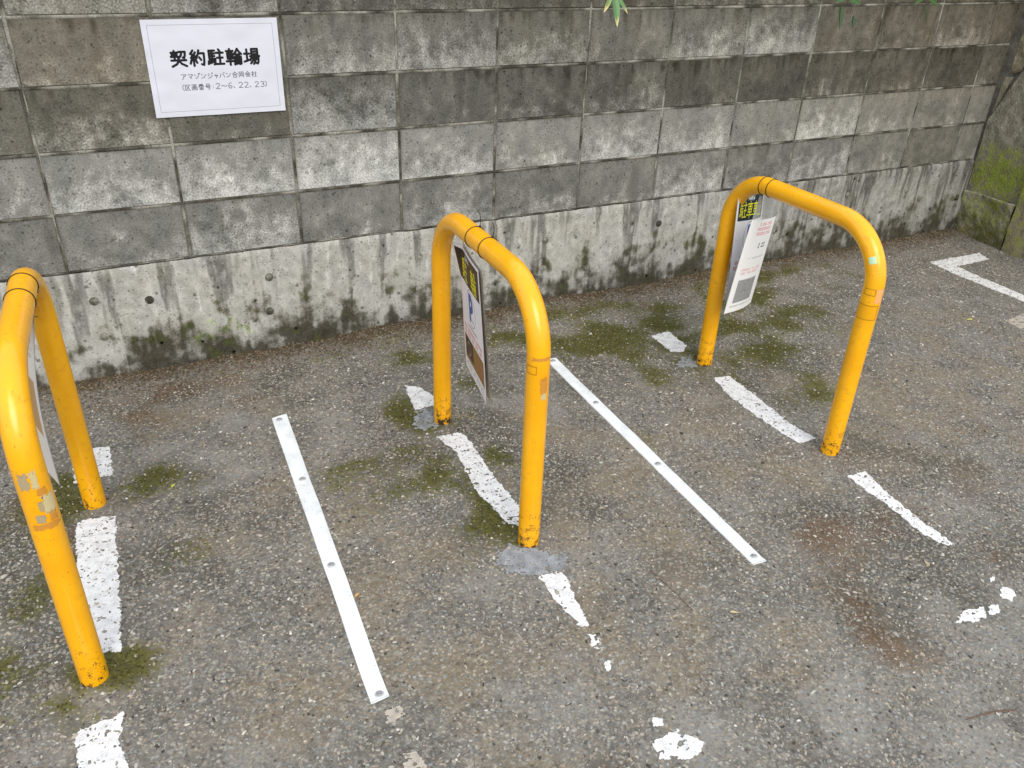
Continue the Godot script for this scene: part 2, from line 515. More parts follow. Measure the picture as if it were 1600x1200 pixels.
	var m := mat(Color.WHITE, 0.93)
	m.albedo_texture = tex(img)
	m.metallic_specular = 0.3
	m.heightmap_enabled = true; m.heightmap_scale = 0.16
	m.heightmap_texture = tex(Image.create_from_data(WW, WH, false, Image.FORMAT_L8, hd))
	world_mapped(m, Vector3(1.0 / 6.0, 0.5, 1.0), Vector3(0.8 / 6.0, -0.75, 0))
	fine_detail(m, M.sand_grain, 2.6)
	M.block = m
	# mortar: grey lime, in places scoured dark
	var a1 := noise_bytes(1024, 512, 51, 0.014, 3)
	var a2 := noise_bytes(1024, 512, 52, 0.35)
	var mi := rows_image(1024, 512, Image.FORMAT_RGB8, func(yy):
		var r := PackedByteArray(); r.resize(1024 * 3)
		for xx in 1024:
			var i: int = yy * 1024 + xx
			var v := 116.0 + (a2[i] - 128) * 0.20 + clampf((a1[i] - 128) * 0.7, -44.0, 44.0)
			r[xx * 3] = clampi(int(v), 0, 255); r[xx * 3 + 1] = clampi(int(v - 2), 0, 255); r[xx * 3 + 2] = clampi(int(v - 10), 0, 255)
		return r)
	var mm := mat(Color.WHITE, 0.95)
	mm.albedo_texture = tex(mi)
	mm.metallic_specular = 0.3
	world_mapped(mm, Vector3(0.5, 1.0, 1.0), Vector3.ZERO)
	fine_detail(mm, M.sand_grain, 2.6)
	M.mortar = mm

	var wall := thing("block_wall", Vector3(2.0, GY, -0.06), "stack-bonded grey concrete block wall with dark and white weather stains", "wall")
	var origin := wall.position
	var full := block_mesh(0.391, 0.1915, 0.119, 0.0035)
	var full_b := block_mesh(0.389, 0.1925, 0.119, 0.0045)
	var full_c := block_mesh(0.392, 0.190, 0.119, 0.003)
	var end_block := block_mesh(0.178, 0.1915, 0.119, 0.0035)
	for row in 8:
		for col in range(-3, 12):
			var last := col == 11
			var cx := col * MODULE_X + (0.2 if not last else 0.094)
			var c := Vector3(cx, row * MODULE_Y + 0.1, 0.0) + Vector3(rng.randf_range(-.0012, .0012), rng.randf_range(-.001, .001), rng.randf_range(-0.0012, 0.0012))
			var o := put("block", end_block if last else [full, full_b, full_c][rng.randi() % 3], M.block, wall, c - origin)
			o.rotation.z = rng.randf_range(-0.0016, 0.0016)
			o.rotation.y = rng.randf_range(-0.0016, 0.0016)
	# the joints: wavering strips of mortar set back from the faces
	var js := new_st()
	js.set_smooth_group(0)
	var jn := FastNoiseLite.new(); jn.seed = 61; jn.frequency = 9.0
	for row in range(1, 9):
		strip_joint(js, Vector3(-1.2, row * MODULE_Y, 0), Vector3(4.585, row * MODULE_Y, 0), jn, 240)
	for col in range(-3, 12):
		strip_joint(js, Vector3(col * MODULE_X, 0.0, 0), Vector3(col * MODULE_X, 1.6, 0), jn, 80)
	strip_joint(js, Vector3(-1.2, 0.003, 0), Vector3(4.585, 0.003, 0), jn, 240)
	js.generate_normals()
	put("mortar", js.commit(), M.mortar, wall, -origin)
	# footing
	var fn := FastNoiseLite.new(); fn.seed = 71; fn.frequency = 5.0; fn.fractal_octaves = 4
	var fa := func(u: float, v: float) -> Vector3:
		var x := -1.2 + u * 5.79
		var y := -0.002 - v * 0.62
		var edge := fn.get_noise_2d(x * 2.0, 3.0) * 0.003 if v < 0.001 else 0.0
		return Vector3(x, y + edge, 0.006 + 0.0035 * fn.get_noise_2d(x, y) + 0.0015 * fn.get_noise_2d(x * 6.0, y * 6.0) - (0.005 if v < 0.001 else 0.0))
	put("footing", grid_mesh(420, 46, fa), M.block, wall, -origin)
	var top := BoxMesh.new(); top.size = Vector3(5.79, 0.6, 0.10)
	put("footing_core", top, M.mortar, wall, Vector3(1.695, -0.304, -0.058) - origin)
	# filled form-tie holes
	var plug := new_st()
	plug.set_smooth_group(0)
	var ring := [[0.0, 0.0012], [0.0105, 0.0012], [0.0118, -0.0005], [0.0132, -0.0006], [0.0142, 0.0014], [0.0155, 0.0004], [0.017, -0.006]]
	for k in 20:
		for q in ring.size() - 1:
			var pp := []
			for e in [[q, k], [q + 1, k], [q + 1, k + 1], [q, k + 1]]:
				var ang: float = -TAU * e[1] / 20.0
				pp.append(Vector3(ring[e[0]][0] * cos(ang), ring[e[0]][0] * sin(ang), ring[e[0]][1]))
			quad(plug, pp[0], pp[1], pp[2], pp[3])
	plug.generate_normals()
	var plug_mesh := plug.commit()
	for q in [[0.058, -0.111], [0.234, -0.135], [0.064, -0.249], [0.661, -0.112], [0.648, -0.250], [1.264, -0.119], [1.263, -0.255], [1.851, -0.122], [1.845, -0.250], [2.45, -0.118], [3.644, -0.107], [4.090, -0.130], [3.05, -0.115]]:
		var z := 0.006 + 0.0035 * fn.get_noise_2d(q[0], q[1]) + 0.0012
		put("form_tie_plug", plug_mesh, M.mortar, wall, Vector3(q[0], q[1], z) - origin)

func strip_joint(st: SurfaceTool, a: Vector3, b: Vector3, n: FastNoiseLite, cuts: int):
	var along := (b - a).normalized()
	var side := Vector3(-along.y, along.x, 0)
	var prev := []
	for i in cuts + 1:
		var c := a.lerp(b, float(i) / cuts)
		var z := -0.0026 + 0.0012 * n.get_noise_3d(c.x * 0.5, c.y * 0.5, 1.0) + 0.0006 * n.get_noise_3d(c.x * 5, c.y * 5, 4.0)
		var row := [c + side * 0.009 + Vector3(0, 0, -0.012), c + side * 0.0052 + Vector3(0, 0, z), c + side * 0.0012 + Vector3(0, 0, z + 0.001), c - side * 0.0050 + Vector3(0, 0, z - 0.0004), c - side * 0.009 + Vector3(0, 0, -0.012)]
		if prev:
			for k in 4: quad(st, prev[k], row[k], row[k + 1], prev[k + 1])
		prev = row

# ---------------------------------------------------------------- the old wall that closes the bay
func rough_face(corners: Array, nu: int, nv: int, amp: float, s: int, freq := 6.0) -> ArrayMesh:
	# corners: top far, top near, bottom near, bottom far in the plane of the face (facing -x)
	var n := FastNoiseLite.new(); n.seed = s; n.frequency = freq; n.fractal_octaves = 4
	var f := func(u: float, v: float) -> Vector3:
		var t: Vector3 = corners[0].lerp(corners[1], u)
		var b: Vector3 = corners[3].lerp(corners[2], u)
		var p := t.lerp(b, v)
		p.x += amp * n.get_noise_2d(p.z, p.y) - (0.5 * amp if v < 0.01 or v > 0.99 else 0.0) * -1.0
		return p
	return grid_mesh(nu, nv, f)

func slab(face: Array, depth: float, nu: int, nv: int, amp: float, s: int, freq := 6.0) -> ArrayMesh:
	var st := new_st()
	st.append_from(rough_face(face, nu, nv, amp, s, freq), 0, Transform3D.IDENTITY)
	var off := Vector3(depth, 0, 0)
	var fr := []
	for p in face: fr.append(p + Vector3(0.5 * amp, 0, 0))
	for k in 4:
		var l := (k + 1) % 4
		quad(st, fr[l], fr[k], fr[k] + off, fr[l] + off)
	st.generate_normals()
	return st.commit()

func make_side_wall():
	var w := 768; var h := 640
	var n1 := noise_bytes(w, h, 81, 0.4)
	var n2 := noise_bytes(w, h, 82, 0.03, 4)
	var n3 := noise_bytes(w, h, 83, 0.1, 3)
	# z 0..1.2 to the right, y 1.0..-0.5 downwards
	var img := rows_image(w, h, Image.FORMAT_RGB8, func(py):
		var r := PackedByteArray(); r.resize(w * 3)
		var y: float = 1.0 - 1.5 * py / h
		for px in w:
			var i: int = py * w + px
			var z := 1.2 * px / w
			var f := (n1[i] - 128) / 128.0
			var b := (n2[i] - 128) / 128.0
			var m := (n3[i] - 128) / 128.0
			var v := 150.0 + b * 30.0 + m * 14.0 + f * 12.0
			var c := [v + 2.0, v - 3.0, v - 19.0]
			var k := 1.25 - absf(y + 0.06) * 6.0 - absf(z - 0.17) * 3.0 + b * 0.9 + m * 0.5 + f * 0.25
			if y < -0.2: k = maxf(k, 0.55 - absf(z - 0.2) * 2.0 + b * 0.8 + m * 0.4)
			if y > 0.12: k -= 1.0
			k = clampf(k, 0.0, 1.0)
			c[0] += (138.0 + m * 22.0 - c[0]) * k * 0.85; c[1] += (152.0 + m * 22.0 - c[1]) * k * 0.85; c[2] += (54.0 + m * 12.0 - c[2]) * k * 0.8
			k = clampf((-0.27 - y) * 5.0 + b * 0.8 + m * 0.6, 0.0, 1.0) if z < 0.32 else 0.0
			c[0] += (92.0 + f * 14.0 - c[0]) * k * 0.7; c[1] += (84.0 + f * 14.0 - c[1]) * k * 0.7; c[2] += (58.0 + f * 10.0 - c[2]) * k * 0.7
			for q in 3: r[px * 3 + q] = clampi(int(c[q]), 0, 255)
		return r)
	img.flip_x()
	var m := mat(Color.WHITE, 0.95)
	m.albedo_texture = tex(img)
	m.metallic_specular = 0.3
	m.heightmap_enabled = true; m.heightmap_scale = 0.25; m.heightmap_texture = tex(noise_image(w, h, 84, 0.12, 4))
	# triplanar looks the x faces up with (-z, -y)
	world_mapped(m, Vector3(1.0, 1.0 / 1.5, 1.0 / 1.2), Vector3(0, -1.0 / 1.5, 0))
	fine_detail(m, M.sand_grain, 2.6)
	var stone := m.duplicate()
	stone.albedo_color = Color(1.0, 0.98, 0.93)
	var t := thing("side_wall", Vector3(4.8, GY, 0.4), "old mossy concrete wall with broken base that meets the block wall", "wall")
	var o := -t.position
	var x := 4.6
	# broken base course, proud of the face above
	put("base_course", slab([Vector3(x - 0.02, -0.175, 0.002), Vector3(x - 0.02, -0.168, 0.325), Vector3(x - 0.012, -0.5, 0.315), Vector3(x - 0.012, -0.5, 0.002)], 0.3, 60, 60, 0.022, 91, 5.0), m, t, o)
	put("face", slab([Vector3(x, 0.222, 0.002), Vector3(x, 0.98, 0.30), Vector3(x, -0.19, 0.34), Vector3(x, -0.19, 0.002)], 0.3, 60, 70, 0.007, 92), m, t, o)
	put("pier", slab([Vector3(x - 0.028, 1.3, 0.332), Vector3(x - 0.028, 1.3, 1.1), Vector3(x - 0.028, -0.5, 1.1), Vector3(x - 0.028, -0.5, 0.332)], 0.35, 40, 70, 0.010, 93), stone, t, o)
	put("wedge_stone", slab([Vector3(x + 0.006, 0.440, 0.018), Vector3(x + 0.006, 0.445, 0.066), Vector3(x + 0.006, 0.262, 0.012), Vector3(x + 0.006, 0.255, 0.006)], 0.2, 16, 24, 0.006, 94), stone, t, o)
	put("upper_stone", slab([Vector3(x + 0.012, 1.3, 0.05), Vector3(x + 0.012, 1.3, 0.39), Vector3(x + 0.012, 0.478, 0.088), Vector3(x + 0.012, 0.455, 0.032)], 0.25, 24, 50, 0.012, 95), stone, t, o)
	put("backing", box_shape(Vector3(x + 0.05, -0.5, -0.6), Vector3(x + 0.32, 1.9, 1.1)), m, t, o)

func box_shape(lo: Vector3, hi: Vector3) -> ArrayMesh:
	var b := BoxMesh.new(); b.size = hi - lo
	var st := SurfaceTool.new(); st.begin(Mesh.PRIMITIVE_TRIANGLES)
	st.append_from(b, 0, Transform3D(Basis.IDENTITY, (lo + hi) / 2))
	return st.commit()

# ---------------------------------------------------------------- flat worn shapes on the ground
func poly(a: Array) -> PackedVector2Array:
	var p := PackedVector2Array()
	for i in range(0, a.size(), 2): p.append(Vector2(a[i], a[i + 1]))
	return p

func inside_by(p: Vector2, poly_: PackedVector2Array) -> float:
	var d := 1e9
	var n := poly_.size()
	for i in n:
		d = minf(d, p.distance_to(Geometry2D.get_closest_point_to_segment(p, poly_[i], poly_[(i + 1) % n])))
	return d if Geometry2D.is_point_in_polygon(p, poly_) else -d

# worn: how much has flaked away; lift: thickness of the film
func worn_film(pg: PackedVector2Array, worn: float, lift: float, step: float, ragged: float, origin: Vector3) -> ArrayMesh:
	var lo := pg[0]; var hi := pg[0]
	for p in pg: lo = lo.min(p); hi = hi.max(p)
	lo -= Vector2.ONE * 0.012; hi += Vector2.ONE * 0.012
	var nx := int((hi.x - lo.x) / step) + 2
	var nz := int((hi.y - lo.y) / step) + 2
	var f := PackedFloat32Array(); f.resize(nx * nz)
	for j in nz:
		for i in nx:
			var p := lo + Vector2(i, j) * step
			var v := inside_by(p, pg) + ragged * edge_noise.get_noise_2d(p.x, p.y) * 0.9 + ragged * 0.5 * edge_noise.get_noise_2d(p.x * 3.1, p.y * 3.1 + 5.0)
			# flaked holes and cracks across the line
			var hole := edge_noise.get_noise_2d(p.x * 0.9 + 40.0, p.y * 1.5) + 0.35 * edge_noise.get_noise_2d(p.x * 4.0, p.y * 4.0 + 9.0)
			v = minf(v, (0.52 - worn * 0.42 - hole) * 0.02)
			var crack := absf(edge_noise.get_noise_2d(p.x * 0.16 + 70.0, p.y * 0.55)) + 0.10 * absf(edge_noise.get_noise_2d(p.x * 2.0, p.y * 2.0))
			v = minf(v, (crack - 0.012 * (0.4 + worn)) * 0.05 + 0.0004)
			f[j * nx + i] = v
	var st := new_st()
	for j in nz - 1:
		for i in nx - 1:
			var c := [[i, j], [i + 1, j], [i + 1, j + 1], [i, j + 1]]
			var out := []
			var rim := []
			var any := false
			for k in 4:
				if f[c[k][1] * nx + c[k][0]] > 0: any = true
			if not any: continue
			for k in 4:
				var l := (k + 1) % 4
				var fa := f[c[k][1] * nx + c[k][0]]; var fb := f[c[l][1] * nx + c[l][0]]
				var pa := lo + Vector2(c[k][0], c[k][1]) * step; var pb := lo + Vector2(c[l][0], c[l][1]) * step
				if fa > 0: out.append(pa)
				if (fa > 0) != (fb > 0):
					var q := pa.lerp(pb, fa / (fa - fb)); out.append(q); rim.append(q)
			var v3 := []
			for q in out: v3.append(Vector3(q.x, ground_y(q.x, q.y) + lift, q.y) - origin)
			for k in range(1, v3.size() - 1):
				for v in [v3[0], v3[k], v3[k + 1]]: st.add_vertex(v)
			if rim.size() == 2:
				var a := Vector3(rim[0].x, ground_y(rim[0].x, rim[0].y) + lift, rim[0].y) - origin
				var b := Vector3(rim[1].x, ground_y(rim[1].x, rim[1].y) + lift, rim[1].y) - origin
				var dn := Vector3(0, -lift - 0.001, 0)
				quad(st, b, a, a + dn, b + dn)
	return finish(st)

func make_cement_patches():
	var a1 := noise_bytes(512, 512, 101, 0.4)
	var a2 := noise_bytes(512, 512, 102, 0.03, 4)
	var mi := rows_image(512, 512, Image.FORMAT_RGB8, func(yy):
		var r := PackedByteArray(); r.resize(512 * 3)
		for xx in 512:
			var i: int = yy * 512 + xx
			var v := 142.0 + (a1[i] - 128) * 0.24 + (a2[i] - 128) * 0.18
			if a1[i] < 24: v -= 45.0
			r[xx * 3] = clampi(int(v * 0.97), 0, 255); r[xx * 3 + 1] = clampi(int(v), 0, 255); r[xx * 3 + 2] = clampi(int(v * 1.03), 0, 255)
		return r)
	var m := mat(Color.WHITE, 0.9)
	m.albedo_texture = tex(mi)
	world_mapped(m, Vector3.ONE * 1.6, Vector3.ZERO)
	M.cement = m
	var list := [
		[[0.937, 1.439, 1.003, 1.417, 1.071, 1.475, 1.115, 1.519, 1.093, 1.566, 1.007, 1.565, 0.939, 1.508], "blue-grey cement patch at the front foot of the rack with the parking notice"],
		[[0.968, 0.685, 1.029, 0.642, 1.066, 0.66, 1.034, 0.772, 0.972, 0.762], "small round grey cement patch beside the rusty rack foot"],
		[[2.098, 0.699, 2.163, 0.685, 2.176, 0.734, 2.133, 0.766, 2.079, 0.743], "small grey cement patch in moss near a rack foot"]]
	for e in list:
		var pg := poly(e[0])
		var o := put("cement_patch", null, m, null, Vector3(pg[0].x, GY, pg[0].y))
		o.mesh = worn_film(pg, 0.3, 0.0012, 0.004, 0.028, o.position)
		tag(o, e[1], "patch")

func make_markings():
	var a1 := noise_bytes(1024, 1024, 111, 0.3)
	var a2 := noise_bytes(1024, 1024, 112, 0.02, 4)
	var a3 := noise_bytes(1024, 1024, 113, 0.06, 3)
	var mi := rows_image(1024, 1024, Image.FORMAT_RGB8, func(yy):
		var r := PackedByteArray(); r.resize(1024 * 3)
		for xx in 1024:
			var i: int = yy * 1024 + xx
			var v := 222.0 + (a1[i] - 128) * 0.10 + minf((a2[i] - 110) * 0.16, 8.0)
			if a1[i] > 214 and a3[i] > 130: v -= 70.0
			if a3[i] > 205: v -= 30.0
			r[xx * 3] = clampi(int(v), 0, 255); r[xx * 3 + 1] = clampi(int(v), 0, 255); r[xx * 3 + 2] = clampi(int(v), 0, 255)
		return r)
	var m := mat(Color.WHITE, 0.85)
	m.albedo_texture = tex(mi)
	m.heightmap_enabled = true; m.heightmap_scale = 0.15; m.heightmap_texture = tex(noise_image(1024, 1024, 114, 0.15, 3))
	world_mapped(m, Vector3.ONE * 1.3, Vector3.ZERO)
	M.paint = m
	var dull := m.duplicate(); dull.albedo_color = Color(0.80, 0.76, 0.70)
	var list := [
		[[-0.091, 0.442, 0.021, 0.459, 0.016, 0.625, -0.089, 0.622], 0.25, m, "painted_line", "short white line end behind the back leg of the sticker-scarred rack"],
		[[-0.090, 0.833, -0.055, 0.830, 0.011, 0.846, 0.002, 1.108, -0.011, 1.381, -0.102, 1.353], 0.12, m, "painted_line", "broad white painted line between the legs of the sticker-scarred rack"],
		[[-0.117, 1.582, -0.020, 1.568, -0.033, 1.642, -0.017, 1.731, -0.035, 1.85, -0.12, 1.83, -0.106, 1.698], 0.15, m, "painted_line", "worn white line in front of the sticker-scarred rack"],
		[[1.030, 0.454, 1.075, 0.488, 1.109, 0.589, 1.082, 0.631, 1.004, 0.631], 0.05, m, "painted_line", "white triangular line stub behind the rusty back foot of a rack"],
		[[1.010, 0.826, 1.100, 0.835, 1.104, 0.896, 1.092, 1.108, 1.099, 1.287, 1.055, 1.354, 1.034, 1.332, 1.009, 1.161, 1.036, 0.929], 0.42, m, "painted_line", "flaked white line edged with moss between the legs of a rack"],
		[[1.009, 1.561, 1.081, 1.574, 1.063, 1.664, 1.044, 1.777, 1.021, 1.762, 1.012, 1.679], 0.2, m, "painted_line", "tapering white line remnant below the blue-grey cement patch"],
		[[1.025, 1.796, 1.049, 1.807, 1.036, 1.846, 1.010, 1.843], 0.55, m, "paint_fleck", "crumbled white paint fleck at the tip of the tapering line"],
		[[1.013, 1.888, 1.029, 1.891, 1.023, 1.917, 1.009, 1.911], 0.1, m, "paint_fleck", "tiny lone white paint fleck further out from the tapering line"],
		[[2.135, 0.466, 2.231, 0.458, 2.219, 0.597, 2.174, 0.641, 2.124, 0.620], 0.05, m, "painted_line", "short white line stub in the moss behind the rack with two sheets"],
		[[2.150, 0.863, 2.217, 0.881, 2.211, 1.038, 2.194, 1.235, 2.209, 1.354, 2.137, 1.353, 2.120, 1.293, 2.114, 1.007], 0.3, m, "painted_line", "chipped white line between the legs of the rack with two sheets"],
		[[2.138, 1.567, 2.218, 1.567, 2.192, 1.665, 2.172, 1.828, 2.174, 1.939, 2.147, 1.939, 2.123, 1.870, 2.136, 1.728, 2.135, 1.639], 0.2, m, "painted_line", "ragged white line in front of the rack with two sheets"],
		[[4.037, 0.302, 4.432, 0.304, 4.394, 0.392, 4.131, 0.398, 4.109, 0.587, 4.105, 0.819, 4.10, 1.3, 4.03, 1.3, 4.032, 0.871, 4.025, 0.668, 4.019, 0.468], 0.3, m, "painted_line", "white painted corner line near the mossy side wall"],
		[[3.738, 0.966, 3.932, 0.940, 4.0, 1.0, 3.722, 1.087], 0.75, dull, "painted_line", "faded yellowish paint trace beside the white corner line"],
		[[0.994, 2.117, 1.067, 2.115, 1.098, 2.165, 1.061, 2.191, 0.985, 2.159], 0.38, m, "paint_fleck", "cracked fan-shaped white paint patch on bare asphalt"],
		[[1.033, 2.067, 1.047, 2.079, 1.037, 2.096, 1.020, 2.085], 0.1, m, "paint_fleck", "small white paint dot just beyond the cracked fan-shaped patch"],
		[[0.500, 1.802, 0.533, 1.805, 0.538, 1.826, 0.510, 1.840, 0.491, 1.828], 0.3, dull, "paint_fleck", "dirty pinkish paint spot off the end of a bolted strip"],
		[[0.499, 1.922, 0.527, 1.922, 0.537, 1.964, 0.512, 1.990, 0.485, 1.965], 0.5, dull, "paint_fleck", "crumbling pale paint spot furthest out in line with a bolted strip"],
		[[1.909, 2.158, 1.965, 2.135, 2.073, 2.158, 2.059, 2.178, 1.974, 2.176], 0.62, m, "paint_fleck", "long broken white paint smear on gritty asphalt"],
		[[2.131, 2.120, 2.159, 2.124, 2.159, 2.151, 2.120, 2.162, 2.102, 2.146], 0.0, m, "paint_fleck", "solid rounded white paint spot beside the broken smear"],
		[[2.141, 2.078, 2.157, 2.083, 2.148, 2.095, 2.131, 2.090], 0.1, m, "paint_fleck", "very small white paint spot behind the solid rounded one"]]
	for e in list:
		var pg := poly(e[0])
		var o := put(e[3], null, e[2], null, Vector3(pg[0].x, GY, pg[0].y))
		o.mesh = worn_film(pg, e[1], 0.0017, 0.0032, 0.008, o.position)
		tag(o, e[4], "road marking", "worn paint on the asphalt")

# ---------------------------------------------------------------- bolted strips
func make_strips():
	var a1 := noise_bytes(512, 512, 121, 0.3)
	var a2 := noise_bytes(512, 512, 122, 0.02, 4)
	var mi := rows_image(512, 512, Image.FORMAT_RGB8, func(yy):
		var r := PackedByteArray(); r.resize(512 * 3)
		for xx in 512:
			var i: int = yy * 512 + xx
			var v := 236.0 + minf((a2[i] - 120) * 0.12, 5.0)
			if a1[i] > 222 and a2[i] < 112: v -= 60.0
			r[xx * 3] = clampi(int(v - 4), 0, 255); r[xx * 3 + 1] = clampi(int(v + 1), 0, 255); r[xx * 3 + 2] = clampi(int(v + 3), 0, 255)
		return r)
	var m := mat(Color.WHITE, 0.45)
	m.albedo_texture = tex(mi)
	world_mapped(m, Vector3.ONE * 1.1, Vector3.ZERO)
	M.strip = m
	# washer and bolt head, lathed
	var washer := lathe([[0.0, 0.0016], [0.0100, 0.0016], [0.0107, 0.0008], [0.0107, -0.003]], 24)
	var head := lathe([[0.0, 0.0042], [0.0024, 0.0042], [0.0028, 0.0054], [0.0052, 0.0050], [0.0066, 0.0030], [0.0068, 0.0]], 20)
	strip(PackedVector2Array([Vector2(0.531, 0.497), Vector2(0.584, 0.488), Vector2(0.520, 1.770), Vector2(0.477, 1.773)]), [[0.552, 0.520], [0.541, 0.888], [0.518, 1.299], [0.501, 1.758]], m, washer, head,
		"white bolted bay strip whose far end lies clear of any rack")
	strip(PackedVector2Array([Vector2(1.612, 0.487), Vector2(1.657, 0.490), Vector2(1.617, 1.773), Vector2(1.574, 1.768)]), [[1.632, 0.511], [1.622, 0.854], [1.608, 1.265], [1.597, 1.745]], m, washer, head,
		"white bolted bay strip running out from behind the rack with the parking notice")

func lathe(profile: Array, sides: int) -> ArrayMesh:
	var st := new_st()
	st.set_smooth_group(0)
	for k in sides + 1:
		var a := TAU * k / sides
		for p in profile: st.add_vertex(Vector3(p[0] * cos(a), p[1], p[0] * sin(a)))
	var n := profile.size()
	for k in sides:
		for i in n - 1:
			var a := k * n + i
			for v in [a, a + n + 1, a + n, a, a + 1, a + n + 1]: st.add_index(v)
	st.generate_normals()
	return st.commit()

func strip(c: PackedVector2Array, bolts: Array, m: Material, washer: Mesh, head: Mesh, label: String):
	var t := thing("bay_strip", Vector3(c[0].x, GY, c[0].y), label, "floor strip", "white strips bolted to the asphalt")
	var o := t.position
	var wob := FastNoiseLite.new(); wob.seed = int(c[0].x * 100); wob.frequency = 2.0
	var st := new_st()
	var prev := []
	var n := 70
	for i in n + 1:
		var v := float(i) / n
		var l := c[0].lerp(c[3], v); var r := c[1].lerp(c[2], v)
		var sway := wob.get_noise_1d(v * 1.5) * 0.003
		l.x += sway; r.x += sway
		var yl := ground_y(l.x, l.y) + 0.0045 + 0.0014 * wob.get_noise_1d(v * 6.0 + 3.0); var yr := ground_y(r.x, r.y) + 0.0045 + 0.0014 * wob.get_noise_1d(v * 6.0 + 30.0)
		if i == n: yl += 0.002; yr += 0.004
		var e := (r - l).normalized() * 0.0012
		var row := [Vector3(l.x, yl - 0.006, l.y), Vector3(l.x, yl - 0.0008, l.y), Vector3(l.x + e.x, yl, l.y + e.y), Vector3((l.x + r.x) / 2, (yl + yr) / 2 + 0.0006, (l.y + r.y) / 2), Vector3(r.x - e.x, yr, r.y - e.y), Vector3(r.x, yr - 0.0008, r.y), Vector3(r.x, yr - 0.006, r.y)]
		for k in 7: row[k] -= o
		if prev:
			for k in 6: quad(st, prev[k], prev[k + 1], row[k + 1], row[k])
		if i == 0 or i == n:
			if i == 0: quad(st, row[1], row[0], row[6], row[5])
			else: quad(st, row[5], row[6], row[0], row[1])
		prev = row
	put("strip", finish(st), m, t)
	for b in bolts:
		var p := Vector3(b[0], ground_y(b[0], b[1]) + 0.0058, b[1]) - o
		var w := put("washer", washer, M.steel, t, p)
		w.rotation = Vector3(rng.randf_range(-0.04, 0.04), rng.randf() * 6.0, rng.randf_range(-0.04, 0.04))
		put("bolt_head", head, M.steel_dark, w)

# ---------------------------------------------------------------- racks
const TUBE_R := 0.0303
func rack_path(foot_a: Vector2, foot_b: Vector2, top: float, bend: float, lean: float) -> PackedVector3Array:
	# from the front foot up, along the bar and down to the back foot
	var pts := PackedVector3Array()
	var a := Vector3(foot_a.x, 0, foot_a.y); var b := Vector3(foot_b.x, 0, foot_b.y)
	var d := (b - a).normalized(); var len_ := a.distance_to(b)
	var y0 := -0.06
	for i in 22: pts.append(a + Vector3(0, lerpf(y0, top - bend, i / 21.0), 0))
	for i in range(1, 17):
		var t := PI / 2 * i / 16.0
		pts.append(a + d * (bend - bend * cos(t)) + Vector3(0, top - bend + bend * sin(t), 0))
	for i in range(1, 9): pts.append(a + d * lerpf(bend, len_ - bend, i / 8.0) + Vector3(0, top, 0))
	for i in range(1, 17):
		var t := PI / 2 * i / 16.0
		pts.append(b - d * (bend - bend * sin(t)) + Vector3(0, top - bend + bend * cos(t), 0))
	for i in range(1, 22): pts.append(b + Vector3(0, lerpf(top - bend, y0, i / 21.0), 0))
	var side := Vector3(d.z, 0, -d.x)
	for i in pts.size(): pts[i] += side * pts[i].y * lean
	return pts

func rack_paint(s: int, rust_back: float, rust_front: float) -> StandardMaterial3D:
	var w := 128; var h := 1400
	var n1 := noise_bytes(w, h, s, 0.35)
	var n2 := noise_bytes(w, h, s + 1, 0.05, 4)
	var n3 := noise_bytes(w, h, s + 2, 0.012, 3)
	var n4 := stretched(h, w, s + 3, 0.09, 6)
	var rough := []
	rough.resize(h)
	var img := rows_image(w, h, Image.FORMAT_RGB8, func(y):
		var r := PackedByteArray(); r.resize(w * 3)
		var rr := PackedByteArray(); rr.resize(w)
		var v: float = y / float(h)
		var front := v * 1.95 - 0.06          # height above ground on the front leg
		var back := (1.0 - v) * 1.95 - 0.06
		for x in w:
			var i: int = y * w + x
			var f := (n1[i] - 128) / 128.0
			var b := (n2[i] - 128) / 128.0
			var q := (n3[i] - 128) / 128.0
			var c := [247.0 + q * 4.0, 177.0 + q * 7.0, 0.0]
			var ro := 88.0 + q * 22.0 + b * 14.0
			if b * 0.7 + q * 0.7 > 0.55: c[0] -= 6.0; c[1] -= 8.0; ro += 26.0
			# scuffs across the tube where bicycles have leaned
			var sc := (n4[x * h + y] - 128) / 128.0 + q * 0.35
			if sc > 0.98: c[0] -= 14.0 + f * 6.0; c[1] -= 18.0 + f * 6.0; c[2] += 10.0; ro += 40.0
			elif sc < -0.95: c[0] += 4.0; c[1] += 14.0; c[2] += 36.0; ro += 20.0
			# grime spots and rust above the feet
			var k := maxf((0.09 - front) * 6.0 * rust_front, (0.09 - back) * 6.0 * rust_back)
			if f * 0.8 + b * 0.8 + k > 0.80:
				c = [118.0 + f * 20.0, 78.0 + f * 14.0, 22.0]; ro = 200.0
			k = maxf((0.05 - front) * 14.0 * rust_front, (0.05 - back) * 14.0 * rust_back)
			if b * 1.3 + f * 0.4 + k > 1.0:
				c = [62.0 + f * 22.0, 42.0 + f * 16.0, 24.0]; ro = 235.0
			if f > 0.82 and b > 0.30: c = [150.0, 92.0, 10.0]
			for e in 3: r[x * 3 + e] = clampi(int(c[e]), 0, 255)
			rr[x] = clampi(int(ro), 0, 255)
		rough[y] = rr
		return r)
	var rd := PackedByteArray()
	for r in rough: rd.append_array(r)
	var m := mat(Color.WHITE, 1.0)
	m.albedo_texture = tex(img)
	m.roughness_texture = tex(Image.create_from_data(w, h, false, Image.FORMAT_L8, rd))
	m.clearcoat_enabled = true; m.clearcoat = 0.3; m.clearcoat_roughness = 0.16
	return m

